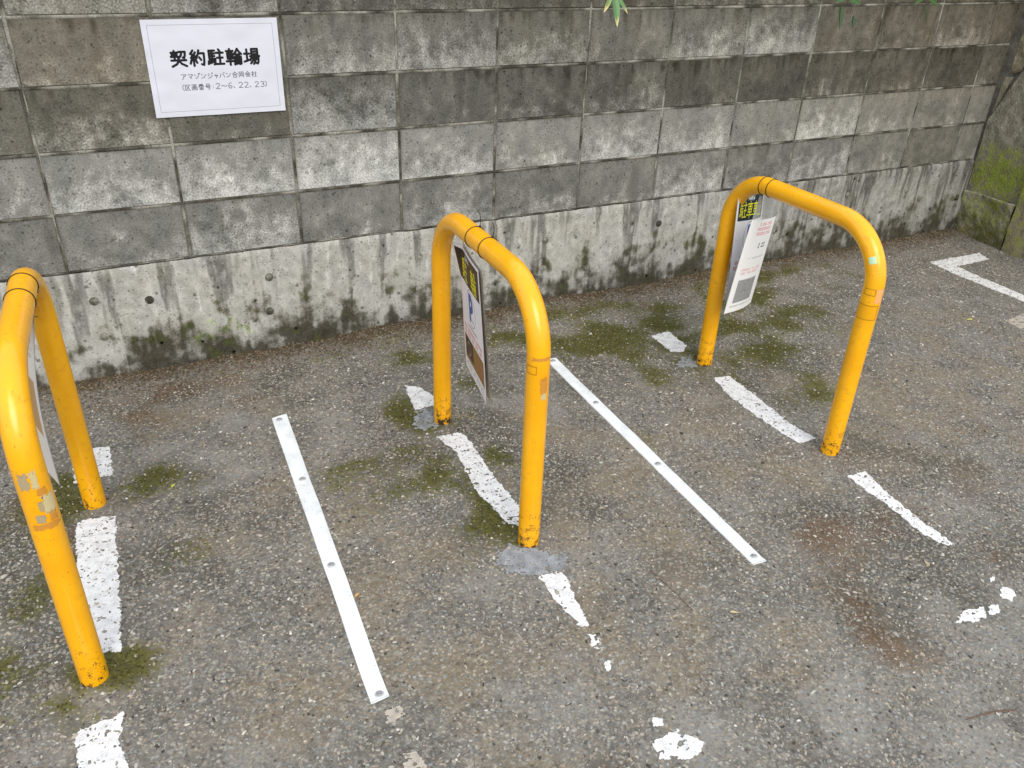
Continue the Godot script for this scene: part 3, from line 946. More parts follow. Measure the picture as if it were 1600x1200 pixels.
# curved patch wrapped on a tube: centre on the path, angle range, height range
func wrap_patch(path: PackedVector3Array, h0: float, h1: float, a0: float, a1: float, ragged: float, s: int, lift := 0.0005) -> ArrayMesh:
	# h: length along the tube from the ground at the front foot; angle 0 is +x, 3/2 PI is +z
	var n := FastNoiseLite.new(); n.seed = s; n.frequency = 6.0
	var f := func(u: float, v: float) -> Vector3:
		var a := lerpf(a0, a1, u); var h := lerpf(h0, h1, v)
		if u < 0.01 or u > 0.99: a += ragged * (a1 - a0) * n.get_noise_2d(v * 3.0, u * 5.0 + s)
		if v < 0.01 or v > 0.99: h += ragged * (h1 - h0) * n.get_noise_2d(u * 3.0 + 7.0, v * 5.0 + s)
		var left := h - path[0].y
		var i := 0
		while i < path.size() - 2 and left > path[i].distance_to(path[i + 1]):
			left -= path[i].distance_to(path[i + 1]); i += 1
		var t := (path[i + 1] - path[i]).normalized()
		var ex := (Vector3.RIGHT - t * t.x).normalized()
		return path[i] + t * left + (ex * cos(a) + t.cross(ex) * sin(a)) * (TUBE_R + lift)
	return grid_mesh(14, 10, f, true)

func ring_points(c: Vector3, axis: Vector3, r: float, squash := 1.0, n := 28) -> PackedVector3Array:
	var s := axis.cross(Vector3.UP).normalized(); var u := s.cross(axis).normalized()
	var p := PackedVector3Array()
	for k in n + 1: p.append(c + (s * cos(TAU * k / n) + u * sin(TAU * k / n) * squash) * r)
	return p

func wire_tie(c: Vector3, axis: Vector3, knot_angle: float, tails: Array, label: String):
	var t := thing("wire_tie", c, label, "wire tie", "thin black ties round the rack bars")
	put("loop", tube(ring_points(Vector3.ZERO, axis, TUBE_R + 0.0011), 0.0012, 8, false), M.black_wire, t)
	var s := axis.cross(Vector3.UP).normalized(); var u := s.cross(axis).normalized()
	var k := (s * cos(knot_angle) + u * sin(knot_angle)) * (TUBE_R + 0.003)
	var knot := SphereMesh.new(); knot.radius = 0.0036; knot.height = 0.0072; knot.radial_segments = 12; knot.rings = 6
	put("knot", knot, M.black_wire, t, k)
	for tail in tails:
		var pts := PackedVector3Array()
		for i in 7:
			var q := i / 6.0
			pts.append(k + tail * q + Vector3(0.003 * sin(q * 3.0), 0.002 * sin(q * 5.0), 0.003 * sin(q * 4.0)))
		put("tail", tube(pts, 0.0009, 6), M.black_wire, t)

var rack_tops := []
func make_racks():
	var data := [
		[Vector2(-0.070, 1.437), Vector2(-0.037, 0.757), 0.332, 0.175, 0.0, "yellow tubular hoop rack with torn sticker residue on its front leg", 0.7, 0.8, 200],
		[Vector2(1.052, 1.423), Vector2(1.068, 0.737), 0.332, 0.175, 0.0, "yellow tubular hoop rack with rusted back foot and blue P notice", 1.5, 1.2, 210],
		[Vector2(2.194, 1.432), Vector2(2.193, 0.751), 0.336, 0.175, 0.0, "yellow tubular hoop rack with two hanging sheets and outlined tape", 1.0, 1.1, 220]]
	for e in data:
		var t := thing("bike_rack", Vector3(e[0].x, GY, e[0].y), e[5], "bicycle rack", "yellow hoop racks")
		var top: float = e[2]
		var path := rack_path(e[0], e[1], top - GY, e[3], e[4])
		for i in path.size(): path[i].y += GY
		rack_tops.append(path)
		var local := PackedVector3Array()
		for p in path: local.append(p - t.position)
		put("hoop", tube(local, TUBE_R, 32), rack_paint(e[8], e[6], e[7]), t)
		var m_res := mat(Color(0.66, 0.60, 0.47), 0.8)
		var m_glue := mat(Color(0.80, 0.55, 0.20), 0.55)
		var m_film := mat(Color(0.80, 0.74, 0.55), 0.35)
		var y := -GY
		if e[8] == 200:
			for q in [[0.555, 0.590, 4.05, 4.60, m_res], [0.552, 0.592, 4.75, 5.15, m_film], [0.488, 0.535, 5.05, 5.85, m_film], [0.500, 0.522, 4.75, 5.05, m_res], [0.472, 0.490, 4.40, 4.95, m_res], [0.470, 0.492, 5.25, 5.75, m_glue], [0.455, 0.468, 4.15, 5.7, m_glue], [0.535, 0.552, 4.9, 5.5, m_glue]]:
				put("sticker_residue", wrap_patch(local, q[0], q[1], q[2], q[3], 0.35, int(q[0] * 1000)), q[4], t)
		elif e[8] == 210:
			for q in [[0.592, 0.600, 3.7, 5.3, m_glue], [0.500, 0.545, 4.45, 5.15, m_glue], [0.482, 0.500, 4.6, 5.1, m_film]]:
				put("sticker_residue", wrap_patch(local, q[0], q[1], q[2], q[3], 0.4, int(q[0] * 1000)), q[4], t)
			outline_box(t, local, 0.555, 0.578, 3.1, 4.1)
		else:
			put("sticker", wrap_patch(local, 0.672, 0.692, 3.35, 4.05, 0.03, 4), mat(Color(0.72, 0.86, 0.72), 0.5), t)
			put("sticker_residue", wrap_patch(local, 0.558, 0.602, 4.2, 4.95, 0.25, 6), mat(Color(0.93, 0.68, 0.42), 0.6), t)
			var tape := mat(Color(0.92, 0.66, 0.03), 0.35)
			put("tape", wrap_patch(local, 0.500, 0.552, 2.2, 5.4, 0.03, 7, 0.0004), tape, t)
			outline_box(t, local, 0.582, 0.602, 3.0, 4.1)
			outline_box(t, local, 0.503, 0.550, 2.6, 4.8)
	# ties: centre on the bar
	var tie_data := [
		[0, 0.74, -0.5, [Vector3(0.055, -0.012, -0.02)], "black wire tie with long tail, higher one on the sticker-scarred rack"],
		[0, 0.60, -0.55, [Vector3(0.055, -0.02, 0.01)], "black wire tie with long tail, nearer the front bend of the sticker-scarred rack"],
		[1, 0.60, 2.0, [Vector3(-0.006, 0.05, 0.0)], "black wire tie with upright tail near the back bend of the P notice rack"],
		[1, 0.465, 1.9, [Vector3(0.0, 0.042, 0.0)], "black wire tie with upright tail, second from the back bend of the P notice rack"],
		[2, 0.775, 3.7, [Vector3(-0.012, 0.006, 0.008)], "black wire tie at the back bend of the rack with two sheets"],
		[2, 0.72, 4.0, [Vector3(-0.012, 0.006, 0.01)], "black wire tie in front of the back bend on the rack with two sheets"]]
	for e in tie_data:
		var path: PackedVector3Array = rack_tops[e[0]]
		var a := path[0]; var b := path[path.size() - 1]
		var d := Vector3(b.x - a.x, 0, b.z - a.z)
		var top_y := path[42].y
		var c: Vector3 = Vector3(a.x, top_y, a.z) + d * float(e[1])
		var past := (float(e[1]) - 1.0) * d.length() + 0.175
		if past > 0.0: c.y -= 0.175 - sqrt(0.175 * 0.175 - past * past)
		wire_tie(c, -d.normalized(), e[2], e[3], e[4])

func outline_box(t: Node3D, path: PackedVector3Array, h0: float, h1: float, a0: float, a1: float):
	# thin printed frame of a worn-off sticker, as four narrow bands
	var ink := mat(Color(0.34, 0.22, 0.04), 0.5)
	var da := 0.03; var dh := 0.0011
	for q in [[h0, h0 + dh, a0, a1], [h1 - dh, h1, a0, a1], [h0 + dh, h1 - dh, a0, a0 + da], [h0 + dh, h1 - dh, a1 - da, a1]]:
		put("print_frame", wrap_patch(path, q[0], q[1], q[2], q[3], 0.0, 1, 0.0007), ink, t)

# ---------------------------------------------------------------- lettering, drawn stroke by stroke
var strokes := {
	"契": "8 14 46 14|12 26 42 26|6 38 48 38|27 4 27 50|54 10 92 10 90 30 84 46 76 44|70 10 68 26 58 40 48 48|6 60 94 60|50 50 48 66 36 82 8 96|52 62 64 80 94 96",
	"約": "26 4 10 24 26 32|40 16 12 48|12 48 44 44|36 36 46 50|27 48 27 96|14 60 6 82|38 60 46 78|62 4 58 22 48 40|58 22 92 22 90 70 86 92 74 88|62 46 72 62",
	"駐": "10 8 10 58|10 8 44 8|10 25 42 25|10 41 42 41|27 8 27 57|10 58 46 58 44 84 38 92|4 72 2 88|14 70 15 84|24 68 26 80|34 66 37 76|70 2 78 14|54 22 96 22|58 52 92 52|50 90 98 90|75 22 75 90",
	"輪": "4 14 46 14|10 28 40 28 40 60 10 60 10 28|10 44 40 44|2 76 48 76|25 2 25 98|74 2 64 20 48 36|74 2 84 20 98 34|62 36 86 36|54 50 54 98|54 50 94 50 94 92 88 96|67 50 67 94|81 50 81 94|54 70 94 70",
	"場": "4 34 36 34|20 8 20 78|2 82 38 70|50 6 88 6 88 38 50 38 50 6|50 22 88 22|40 50 98 50|54 50 38 74|50 62 92 62 90 84 84 96 76 92|66 62 42 94|80 64 60 98",
	"ア": "10 16 88 16 82 34 62 48|52 34 48 66 24 94", "マ": "10 20 90 20 76 44 52 68|36 50 64 84", "ゾ": "14 20 26 44|78 20 66 60 28 92|80 4 88 16|92 0 100 12", "ン": "12 20 34 34|16 88 56 72 88 28",
	"ジ": "24 14 44 26|12 38 32 50|16 92 56 78 88 38|74 6 84 20|88 2 96 14", "ャ": "22 52 80 46 68 66|42 34 56 96", "パ": "32 28 26 60 8 90|62 24 78 48 92 86|84 6 92 6 92 14 84 14 84 6",
	"合": "50 4 34 24 6 44|50 4 66 24 94 44|30 42 70 42|24 58 76 58 76 94 24 94 24 58", "同": "12 10 12 96|12 10 88 10 88 90 78 94|28 30 72 30|32 48 68 48 68 76 32 76 32 48",
	"会": "50 4 34 24 6 44|50 4 66 24 94 44|30 42 70 42|12 58 88 58|46 58 26 88 80 84|66 70 88 96", "社": "24 4 30 14|6 26 42 26 24 52 4 66|24 50 24 98|28 54 42 66|54 38 94 38|74 8 74 90|48 90 98 90",
	"区": "12 10 94 10|14 10 14 92 96 92|76 24 56 54 30 78|34 30 76 76", "画": "8 10 92 10|28 28 72 28 72 72 28 72 28 28|50 10 50 72|28 50 72 50|10 34 10 92 90 92 90 34",
	"番": "76 4 22 12|8 26 92 26|50 8 50 50|44 28 8 48|56 28 92 48|30 14 36 24|70 12 62 24|24 54 76 54 76 96 24 96 24 54|50 54 50 96|24 75 76 75", "号": "26 8 74 8 74 34 26 34 26 8|6 48 94 48|34 48 28 64 76 64 72 88 60 96 48 90",
	"2": "20 22 34 8 62 6 78 20 76 38 20 92 82 92", "3": "22 16 40 6 66 8 76 24 66 42 46 46|46 46 70 52 80 70 66 90 38 94 18 82", "6": "72 12 56 6 34 16 22 46 22 72 34 92 62 92 78 74 66 54 42 52 24 66",
	"～": "6 54 24 42 44 48 58 56 78 60 94 46", "、": "16 70 36 92", "(": "84 4 64 30 64 70 84 96", ")": "16 4 36 30 36 70 16 96", ":": "50 30 50 34|50 70 50 74",
	"P": "30 96 30 6 62 6 80 20 80 42 62 56 30 56", "車": "12 16 88 16|22 30 78 30 78 64 22 64 22 30|22 47 78 47|4 80 96 80|50 2 50 98", "止": "50 6 50 90|50 44 86 44|20 40 20 90|4 90 96 90",
	"A": "8 94 50 6 92 94|24 62 76 62", "R": "18 94 18 8 60 8 78 22 78 38 60 52 18 52|50 52 84 94", "K": "18 6 18 94|82 6 20 54|40 44 86 94", "4": "64 94 64 6 12 66 92 66"}

func line_px(img: Image, a: Vector2, b: Vector2, half: float, c: Color):
	var lo := a.min(b) - Vector2.ONE * (half + 1.5); var hi := a.max(b) + Vector2.ONE * (half + 1.5)
	for y in range(maxi(int(lo.y), 0), mini(int(hi.y) + 1, img.get_height())):
		for x in range(maxi(int(lo.x), 0), mini(int(hi.x) + 1, img.get_width())):
			var p := Vector2(x + 0.5, y + 0.5)
			var k := clampf(half + 0.5 - p.distance_to(Geometry2D.get_closest_point_to_segment(p, a, b)), 0.0, 1.0)
			if k > 0.0: img.set_pixel(x, y, img.get_pixel(x, y).lerp(c, k))

func glyph(img: Image, ch: String, at: Vector2, size: Vector2, half: float, c: Color):
	for s in (strokes[ch] as String).split("|"):
		var n := s.split(" ")
		var prev := Vector2.ZERO
		for i in range(0, n.size(), 2):
			var p := at + Vector2(float(n[i]), float(n[i + 1])) / 100.0 * size
			if i > 0: line_px(img, prev, p, half, c)
			prev = p

func write(img: Image, text: String, at: Vector2, size: float, gap: float, half: float, c: Color, narrow := {}):
	var x := at.x
	for ch in text:
		var w: float = narrow.get(ch, 1.0)
		glyph(img, ch, Vector2(x - (1.0 - w) * size * 0.5, at.y), Vector2(size, size), half, c)
		x += size * w + gap

func frame_px(img: Image, r: Rect2, half: float, c: Color):
	var p := [r.position, r.position + Vector2(r.size.x, 0), r.end, r.position + Vector2(0, r.size.y)]
	for k in 4: line_px(img, p[k], p[(k + 1) % 4], half, c)

# rows of print too small to read, as broken dashes
func tiny_rows(img: Image, r: Rect2, rows: int, c: Color, s: int, fill := 0.75):
	var g := RandomNumberGenerator.new(); g.seed = s
	var rh := r.size.y / rows
	for k in rows:
		var x := r.position.x
		while x < r.end.x - rh * 0.3:
			var w := rh * g.randf_range(0.3, 0.6)
			if g.randf() < fill:
				var y := r.position.y + k * rh
				line_px(img, Vector2(x, y + rh * 0.2), Vector2(x + w, y + rh * 0.2), rh * 0.06, c)
				line_px(img, Vector2(x + w * 0.5, y + rh * 0.1), Vector2(x + w * 0.4, y + rh * 0.65), rh * 0.06, c)
				line_px(img, Vector2(x, y + rh * 0.55), Vector2(x + w, y + rh * 0.6), rh * 0.06, c)
			x += w + rh * 0.14

func laminated(img: Image, rough := 0.16) -> StandardMaterial3D:
	img.generate_mipmaps()
	var m := mat(Color.WHITE, 0.6)
	m.albedo_texture = tex(img)
	m.metallic_specular = 0.35
	m.clearcoat_enabled = true; m.clearcoat = 0.22; m.clearcoat_roughness = rough
	return m

func make_wall_notice():
	var w := 1260; var h := 891
	var img := Image.create(w, h, false, Image.FORMAT_RGB8)
	img.fill(Color8(209, 212, 224))
	frame_px(img, Rect2(52, 50, w - 104, h - 100), 1.4, Color8(120, 124, 134))
	var ink := Color8(22, 22, 26)
	write(img, "契約駐輪場", Vector2(214, 275), 152.0, 20.0, 11.0, ink)
	var ink2 := Color8(52, 53, 60)
	write(img, "アマゾンジャパン合同会社", Vector2(282, 490), 56.0, 6.0, 2.6, ink2, {"ャ": 0.8})
	write(img, "(区画番号:2～6、22、23)", Vector2(262, 590), 58.0, 6.0, 2.6, ink2, {"(": 0.6, ")": 0.6, ":": 0.5, "2": 0.85, "3": 0.85, "6": 0.85, "、": 0.7})
	var m := laminated(img, 0.14)
	var wob := FastNoiseLite.new(); wob.seed = 5; wob.frequency = 1.6; wob.fractal_octaves = 2
	var f := func(u: float, v: float) -> Vector3:
		return Vector3(-0.2105 + u * 0.421, 0.1485 - v * 0.297, 0.0028 + 0.0018 * wob.get_noise_2d(u * 2.0, v * 2.0))
	var o := put("wall_notice", grid_mesh(40, 28, f), m, null, Vector3(0.5755, 0.641, 0.003))
	tag(o, "white laminated notice with large black characters stuck on the block wall", "notice")
	o.set_meta("text", "契約駐輪場")

# hanging A3 sheets
func hanging(at: Vector3, yaw: float, lean: float, roll: float, front: Image, back: Image, bend: Callable, called: String, label: String, clear_top := 0.0):
	var d := Vector3(cos(yaw), 0, -sin(yaw)); var n := Vector3(sin(yaw), 0, cos(yaw))
	var dn := cos(lean) * Vector3.DOWN + sin(lean) * n
	var d2 := cos(roll) * d + sin(roll) * dn; var dn2 := cos(roll) * dn - sin(roll) * d
	var t := thing(called, at, label, "notice", "laminated sheets hanging from the racks")
	var w := 0.297; var h := 0.42
	var shape := func(u: float, v: float, off: float) -> Vector3:
		var b: Vector3 = bend.call(u, v)
		return d2 * (w * (u - 0.5) + b.x) + dn2 * (h * v + b.y) + n * (b.z + off)
	# a clear sleeve may reach above the printed sheet
	put("front", grid_mesh(18, 26, func(u, v): return shape.call(u, lerpf(clear_top, 1.0, v), 0.0005)), laminated(front, 0.2), t)
	put("back", grid_mesh(18, 26, func(u, v): return shape.call(1.0 - u, lerpf(clear_top, 1.0, v), -0.0005)), laminated(back, 0.2), t)
	if clear_top > 0.0:
		var film := mat(Color(0.80, 0.82, 0.82, 0.42), 0.15)
		film.transparency = BaseMaterial3D.TRANSPARENCY_ALPHA
		put("clear_sleeve", grid_mesh(18, 10, func(u, v): return shape.call(u, lerpf(0.0, clear_top, v), 0.0)), film, t)

func notice_print(s: int, text: String, with_photo: bool) -> Image:
	var w := 420; var h := 594
	var img := Image.create(w, h, false, Image.FORMAT_RGB8)
	img.fill(Color8(243, 244, 248))
	img.fill_rect(Rect2i(20, 14, w - 40, 136), Color8(14, 34, 44))
	write(img, "ARK4", Vector2(128, 24), 24.0, 2.0, 2.2, Color8(225, 230, 230), {"R": 0.85, "K": 0.85, "A": 0.95})
	var n := text.length()
	var size := minf(100.0, (w - 74.0) / n)
	var gap := (w - 70.0 - size * n) / n
	write(img, text, Vector2(35 + gap * 0.5, 46 + (100.0 - size) * 0.5), size, gap, size * 0.042, Color8(228, 222, 40))
	# circled P
	var c := Vector2(w * 0.5, 240)
	for k in 60:
		var a := TAU * k / 60.0; var b := TAU * (k + 1) / 60.0
		line_px(img, c + Vector2(cos(a), sin(a)) * 82.0, c + Vector2(cos(b), sin(b)) * 82.0, 1.6, Color8(90, 110, 140))
	glyph(img, "P", c - Vector2(52, 58), Vector2(100, 112), 16.0, Color8(20, 84, 170))
	tiny_rows(img, Rect2(210, 282, 70, 26), 1, Color8(150, 170, 190), s + 1)
	tiny_rows(img, Rect2(110, 330, 210, 18), 1, Color8(80, 84, 96), s + 2, 0.6)
	tiny_rows(img, Rect2(40, 356, 340, 52), 2, Color8(206, 70, 80), s + 3)
	if with_photo:
		# photograph of something dark on a timber floor
		if s == 300: img.fill_rect(Rect2i(20, 300, w - 40, 120), Color8(158, 122, 80))
		img.fill_rect(Rect2i(24, 412, w - 48, 120), Color8(142, 112, 76))
		img.fill_rect(Rect2i(40, 412, 150, 100), Color8(46, 44, 46))
		for k in 6: line_px(img, Vector2(210 + k * 32, 412), Vector2(190 + k * 40, 531), 3.0, Color8(110 + k * 8, 84, 54))
		for k in 22:
			var a := TAU * k / 22.0; var b := TAU * (k + 1) / 22.0
			line_px(img, Vector2(110, 466) + Vector2(cos(a), sin(a)) * 32.0, Vector2(110, 466) + Vector2(cos(b), sin(b)) * 32.0, 4.0, Color8(150, 148, 144))
	tiny_rows(img, Rect2(30, 542, 350, 40), 3, Color8(120, 140, 150), s + 4, 0.7)
	return img

func plain_back(s: int) -> Image:
	var img := Image.create(420, 594, false, Image.FORMAT_RGB8)
	img.fill(Color8(214, 208, 198))
	img.fill_rect(Rect2i(60, 250, 300, 190), Color8(178, 140, 92))
	img.fill_rect(Rect2i(60, 250, 110, 190), Color8(150, 112, 70))
	tiny_rows(img, Rect2(40, 60, 330, 120), 5, Color8(150, 146, 140), s)
	return img

func make_hanging_notices():
	# rack with the sticker residue: one sheet, twisted, seen almost edge on
	hanging(Vector3(-0.053, 0.305, 0.935), -1.371, 0.16, -0.22, plain_back(301), notice_print(300, "駐輪", true),
		func(u: float, v: float): return Vector3(0, 0, 0.020 * sin(v * 3.6) * (u - 0.3) + 0.010 * sin(u * 3.0) * (1.0 - v)),
		"hanging_notice", "curled sheet with dark header hanging edge-on from the sticker-scarred rack")
	# middle rack: blue P sheet in front, a second behind it
	hanging(Vector3(1.078, 0.250, 0.930), -1.80, -0.05, -0.07, notice_print(310, "駐輪", true), plain_back(311),
		func(u: float, v: float): return Vector3(0, 0, 0.10 * maxf(0.0, 0.2 - u) * maxf(0.0, 0.3 - v) * 5.0 + 0.004 * sin(u * 3.1 + v * 2.0)),
		"hanging_notice", "laminated sheet with blue circled P hanging under a yellow bar")
	hanging(Vector3(1.084, 0.249, 0.9315), -1.80, -0.05, -0.07, plain_back(313), plain_back(314),
		func(u: float, v: float): return Vector3(0, 0, 0.004 * sin(u * 3.1 + v * 2.0) - 0.002 - 0.006 * v),
		"hanging_notice", "plain sheet hanging back to back with the blue circled P sheet")
	# far rack: the dark-headed sheet and a pale sheet in a clear sleeve before it
	hanging(Vector3(2.298, 0.262, 0.735), 0.53, 0.12, 0.19, notice_print(320, "駐車車止", false), plain_back(321),
		func(u: float, v: float): return Vector3(0, 0, 0.012 * sin(u * 3.1) * (1.0 - v)),
		"hanging_notice", "sheet with dark yellow-lettered header behind a pale sheet")
	var img := Image.create(420, 594, false, Image.FORMAT_RGB8)
	img.fill(Color8(240, 240, 238))
	tiny_rows(img, Rect2(110, 20, 250, 90), 3, Color8(224, 120, 130), 331)
	tiny_rows(img, Rect2(150, 150, 150, 54), 1, Color8(90, 96, 90), 332, 0.8)
	tiny_rows(img, Rect2(80, 240, 260, 18), 1, Color8(170, 170, 170), 333)
	tiny_rows(img, Rect2(60, 310, 280, 44), 2, Color8(226, 140, 140), 334)
	img.fill_rect(Rect2i(60, 384, 260, 150), Color8(150, 151, 150))
	for k in 40:
		var g := RandomNumberGenerator.new(); g.seed = 400 + k
		var p := Vector2(g.randf_range(70, 300), g.randf_range(392, 524))
		line_px(img, p, p + Vector2(g.randf_range(-14, 14), g.randf_range(-10, 10)), g.randf_range(2, 6), Color8(118 + (k * 7) % 60, 119 + (k * 7) % 60, 118 + (k * 7) % 60))
	tiny_rows(img, Rect2(40, 550, 330, 16), 1, Color8(150, 150, 150), 335)
	hanging(Vector3(2.262, 0.285, 0.865), 0.50, -0.036, 0.194, img, img,
		func(u: float, v: float): return Vector3(0.03 * (1.0 - v) * (1.0 - v) * (1.0 - u), 0, 0.012 * sin(u * 3.1)),
		"hanging_notice", "pale sheet with pink print swung across the dark-headed sheet", 0.20)

# ---------------------------------------------------------------- leaves over the wall
func leaf_mesh(length: float, width: float, fold: float, droop: float, c0: Color, c1: Color, tip_from: float) -> ArrayMesh:
	# hangs down -y from its stalk, upper side to +z
	var st := new_st()
	st.set_smooth_group(0)
	var nv := 14; var nu := 6
	for j in nv + 1:
		var v := float(j) / nv
		var half := width * 0.5 * pow(sin(PI * pow(v, 0.75)), 0.8) * (1.0 - 0.25 * v) if v < 0.999 else 0.0
		for i in nu + 1:
			var u := float(i) / nu * 2.0 - 1.0
			var k := clampf((v + 0.12 * absf(u) - tip_from) / 0.18, 0.0, 1.0)
			st.set_color(c0.lerp(c1, k).lerp(Color(0.16, 0.22, 0.06), 0.35 if absf(u) < 0.1 else 0.0))
			st.add_vertex(Vector3(u * half, -v * length, fold * absf(u) * half + droop * v * v * length))
	for j in nv:
		for i in nu:
			var a := j * (nu + 1) + i
			for q in [a, a + 1, a + nu + 2, a, a + nu + 2, a + nu + 1]: st.add_index(q)
	st.generate_normals()
	return st.commit()

func make_branches():
	var lm := mat(Color.WHITE, 0.42)
	lm.vertex_color_use_as_albedo = true
	lm.backlight_enabled = true; lm.backlight = Color(0.35, 0.4, 0.2)
	lm.cull_mode = BaseMaterial3D.CULL_DISABLED
	var bark := mat(Color(0.30, 0.24, 0.16), 0.9)
	# pixel rays of the leaves, put 0.25 m in front of the wall
	sprig("leafy_sprig", Vector3(1.92, 0.872, 0.28), [
		[Vector3(0.0, 0.0, 0.0), 0.105, 0.034, 0.0, -0.04, Color(0.10, 0.24, 0.09), Color(0.62, 0.60, 0.26), 0.74],
		[Vector3(-0.012, 0.0, 0.0), 0.072, 0.020, -0.66, 0.0, Color(0.20, 0.30, 0.09), Color(0.62, 0.50, 0.22), 0.60],
		[Vector3(0.012, 0.0, 0.0), 0.074, 0.018, 0.55, 0.02, Color(0.12, 0.26, 0.09), Color(0.58, 0.48, 0.22), 0.70],
		[Vector3(0.0, 0.03, -0.01), 0.09, 0.022, 1.3, 0.05, Color(0.10, 0.24, 0.07), Color(0.2, 0.3, 0.1), 0.9],
		[Vector3(0.0, 0.04, -0.01), 0.09, 0.022, -1.4, 0.05, Color(0.10, 0.24, 0.07), Color(0.2, 0.3, 0.1), 0.9]], lm, bark,
		"sprig with yellow-tipped green leaves hanging over the wall")
	sprig("leafy_sprig", Vector3(3.12, 0.835, 0.22), [
		[Vector3(-0.03, -0.012, 0.0), 0.10, 0.034, -0.25, 0.0, Color(0.012, 0.045, 0.010), Color(0.015, 0.05, 0.012), 0.95],
		[Vector3(0.055, -0.055, 0.0), 0.050, 0.034, -0.3, 0.0, Color(0.010, 0.038, 0.012), Color(0.012, 0.045, 0.014), 0.95],
		[Vector3(0.0, 0.02, -0.01), 0.09, 0.03, 1.2, 0.05, Color(0.04, 0.12, 0.03), Color(0.05, 0.14, 0.03), 0.95],
		[Vector3(0.0, 0.03, -0.01), 0.09, 0.03, -1.2, 0.05, Color(0.04, 0.12, 0.03), Color(0.05, 0.14, 0.03), 0.95]], lm, bark,
		"sprig with dark green rounded leaves hanging over the wall")
	sprig("leafy_sprig", Vector3(3.62, 0.83, 0.20), [
		[Vector3(0.0, -0.012, 0.0), 0.085, 0.026, 0.05, 0.0, Color(0.025, 0.032, 0.012), Color(0.04, 0.036, 0.016), 0.7],
		[Vector3(0.01, 0.02, -0.01), 0.09, 0.03, 1.1, 0.05, Color(0.05, 0.11, 0.03), Color(0.05, 0.14, 0.03), 0.95],
		[Vector3(-0.01, 0.03, -0.01), 0.09, 0.03, -1.1, 0.05, Color(0.05, 0.11, 0.03), Color(0.05, 0.14, 0.03), 0.95]], lm, bark,
		"sprig with a single dull brown-green leaf tip against the wall")

func sprig(called: String, at: Vector3, leaves: Array, lm: Material, bark: Material, label: String):
	var t := thing(called, at, label, "branch", "sprigs hanging over the wall")
	# the twig runs up and back over the top of the wall
	var pts := PackedVector3Array()
	for i in 13:
		var q := i / 12.0
		pts.append(Vector3(0.04 * sin(q * 4.0), 0.78 * q, -(at.z + 0.45) * q * q * q))
	var rad := []
	for i in 13: rad.append(0.0016 + 0.0035 * i / 12.0)
	put("twig", tube(pts, rad, 8), bark, t)
	for l in leaves:
		var o := put("leaf", leaf_mesh(l[1], l[2], 0.35, l[4], l[5], l[6], l[7]), lm, t, l[0])
		o.rotation = Vector3(-0.35, 0.1, l[3])
		if (l[0] as Vector3).y < 0.0:
			put("leaf_stalk", tube(PackedVector3Array([l[0], (l[0] as Vector3) * 0.5 + Vector3(0, 0.012, 0), Vector3(0, 0.02, 0)]), 0.0007, 6), bark, t)

# ---------------------------------------------------------------- loose matter on the ground
func chip_mesh(s: int) -> ArrayMesh:
	var g := RandomNumberGenerator.new(); g.seed = s
	# a squat irregular crystal: ring of six round a top and a bottom
	var ring := []
	for k in 6:
		var a := TAU * (k + g.randf_range(-0.3, 0.3)) / 6.0
		ring.append(Vector3(cos(a) * g.randf_range(0.7, 1.1), g.randf_range(-0.15, 0.15), sin(a) * g.randf_range(0.5, 0.85)))
	var top := []
	for k in 6: top.append(Vector3(ring[k].x * 0.55 + g.randf_range(-.1, .1), g.randf_range(0.38, 0.6), ring[k].z * 0.55))
	var st := new_st()
	st.set_smooth_group(-1)
	for k in 6:
		var l := (k + 1) % 6
		quad(st, ring[l], top[l], top[k], ring[k])
		for v in [ring[k], Vector3(0, -0.45, 0), ring[l]]: st.add_vertex(v)
	for k in range(1, 5):
		for v in [top[0], top[k], top[k + 1]]: st.add_vertex(v)
	return finish(st)

func multi(called: String, mesh: Mesh, m: Material, buf: PackedFloat32Array, label: String, category: String):
	var mm := MultiMesh.new()
	mm.transform_format = MultiMesh.TRANSFORM_3D
	mm.use_colors = true
	mm.mesh = mesh
	mm.instance_count = buf.size() / 16
	mm.buffer = buf
	var o := MultiMeshInstance3D.new()
	o.multimesh = mm; o.material_override = m
	o.name = numbered(called); add_child(o)
	tag(o, label, category, "", "stuff")

func push(buf: PackedFloat32Array, b: Basis, p: Vector3, c: Color):
	buf.append_array(PackedFloat32Array([b.x.x, b.y.x, b.z.x, p.x, b.x.y, b.y.y, b.z.y, p.y, b.x.z, b.y.z, b.z.z, p.z, c.r, c.g, c.b, 1.0]))

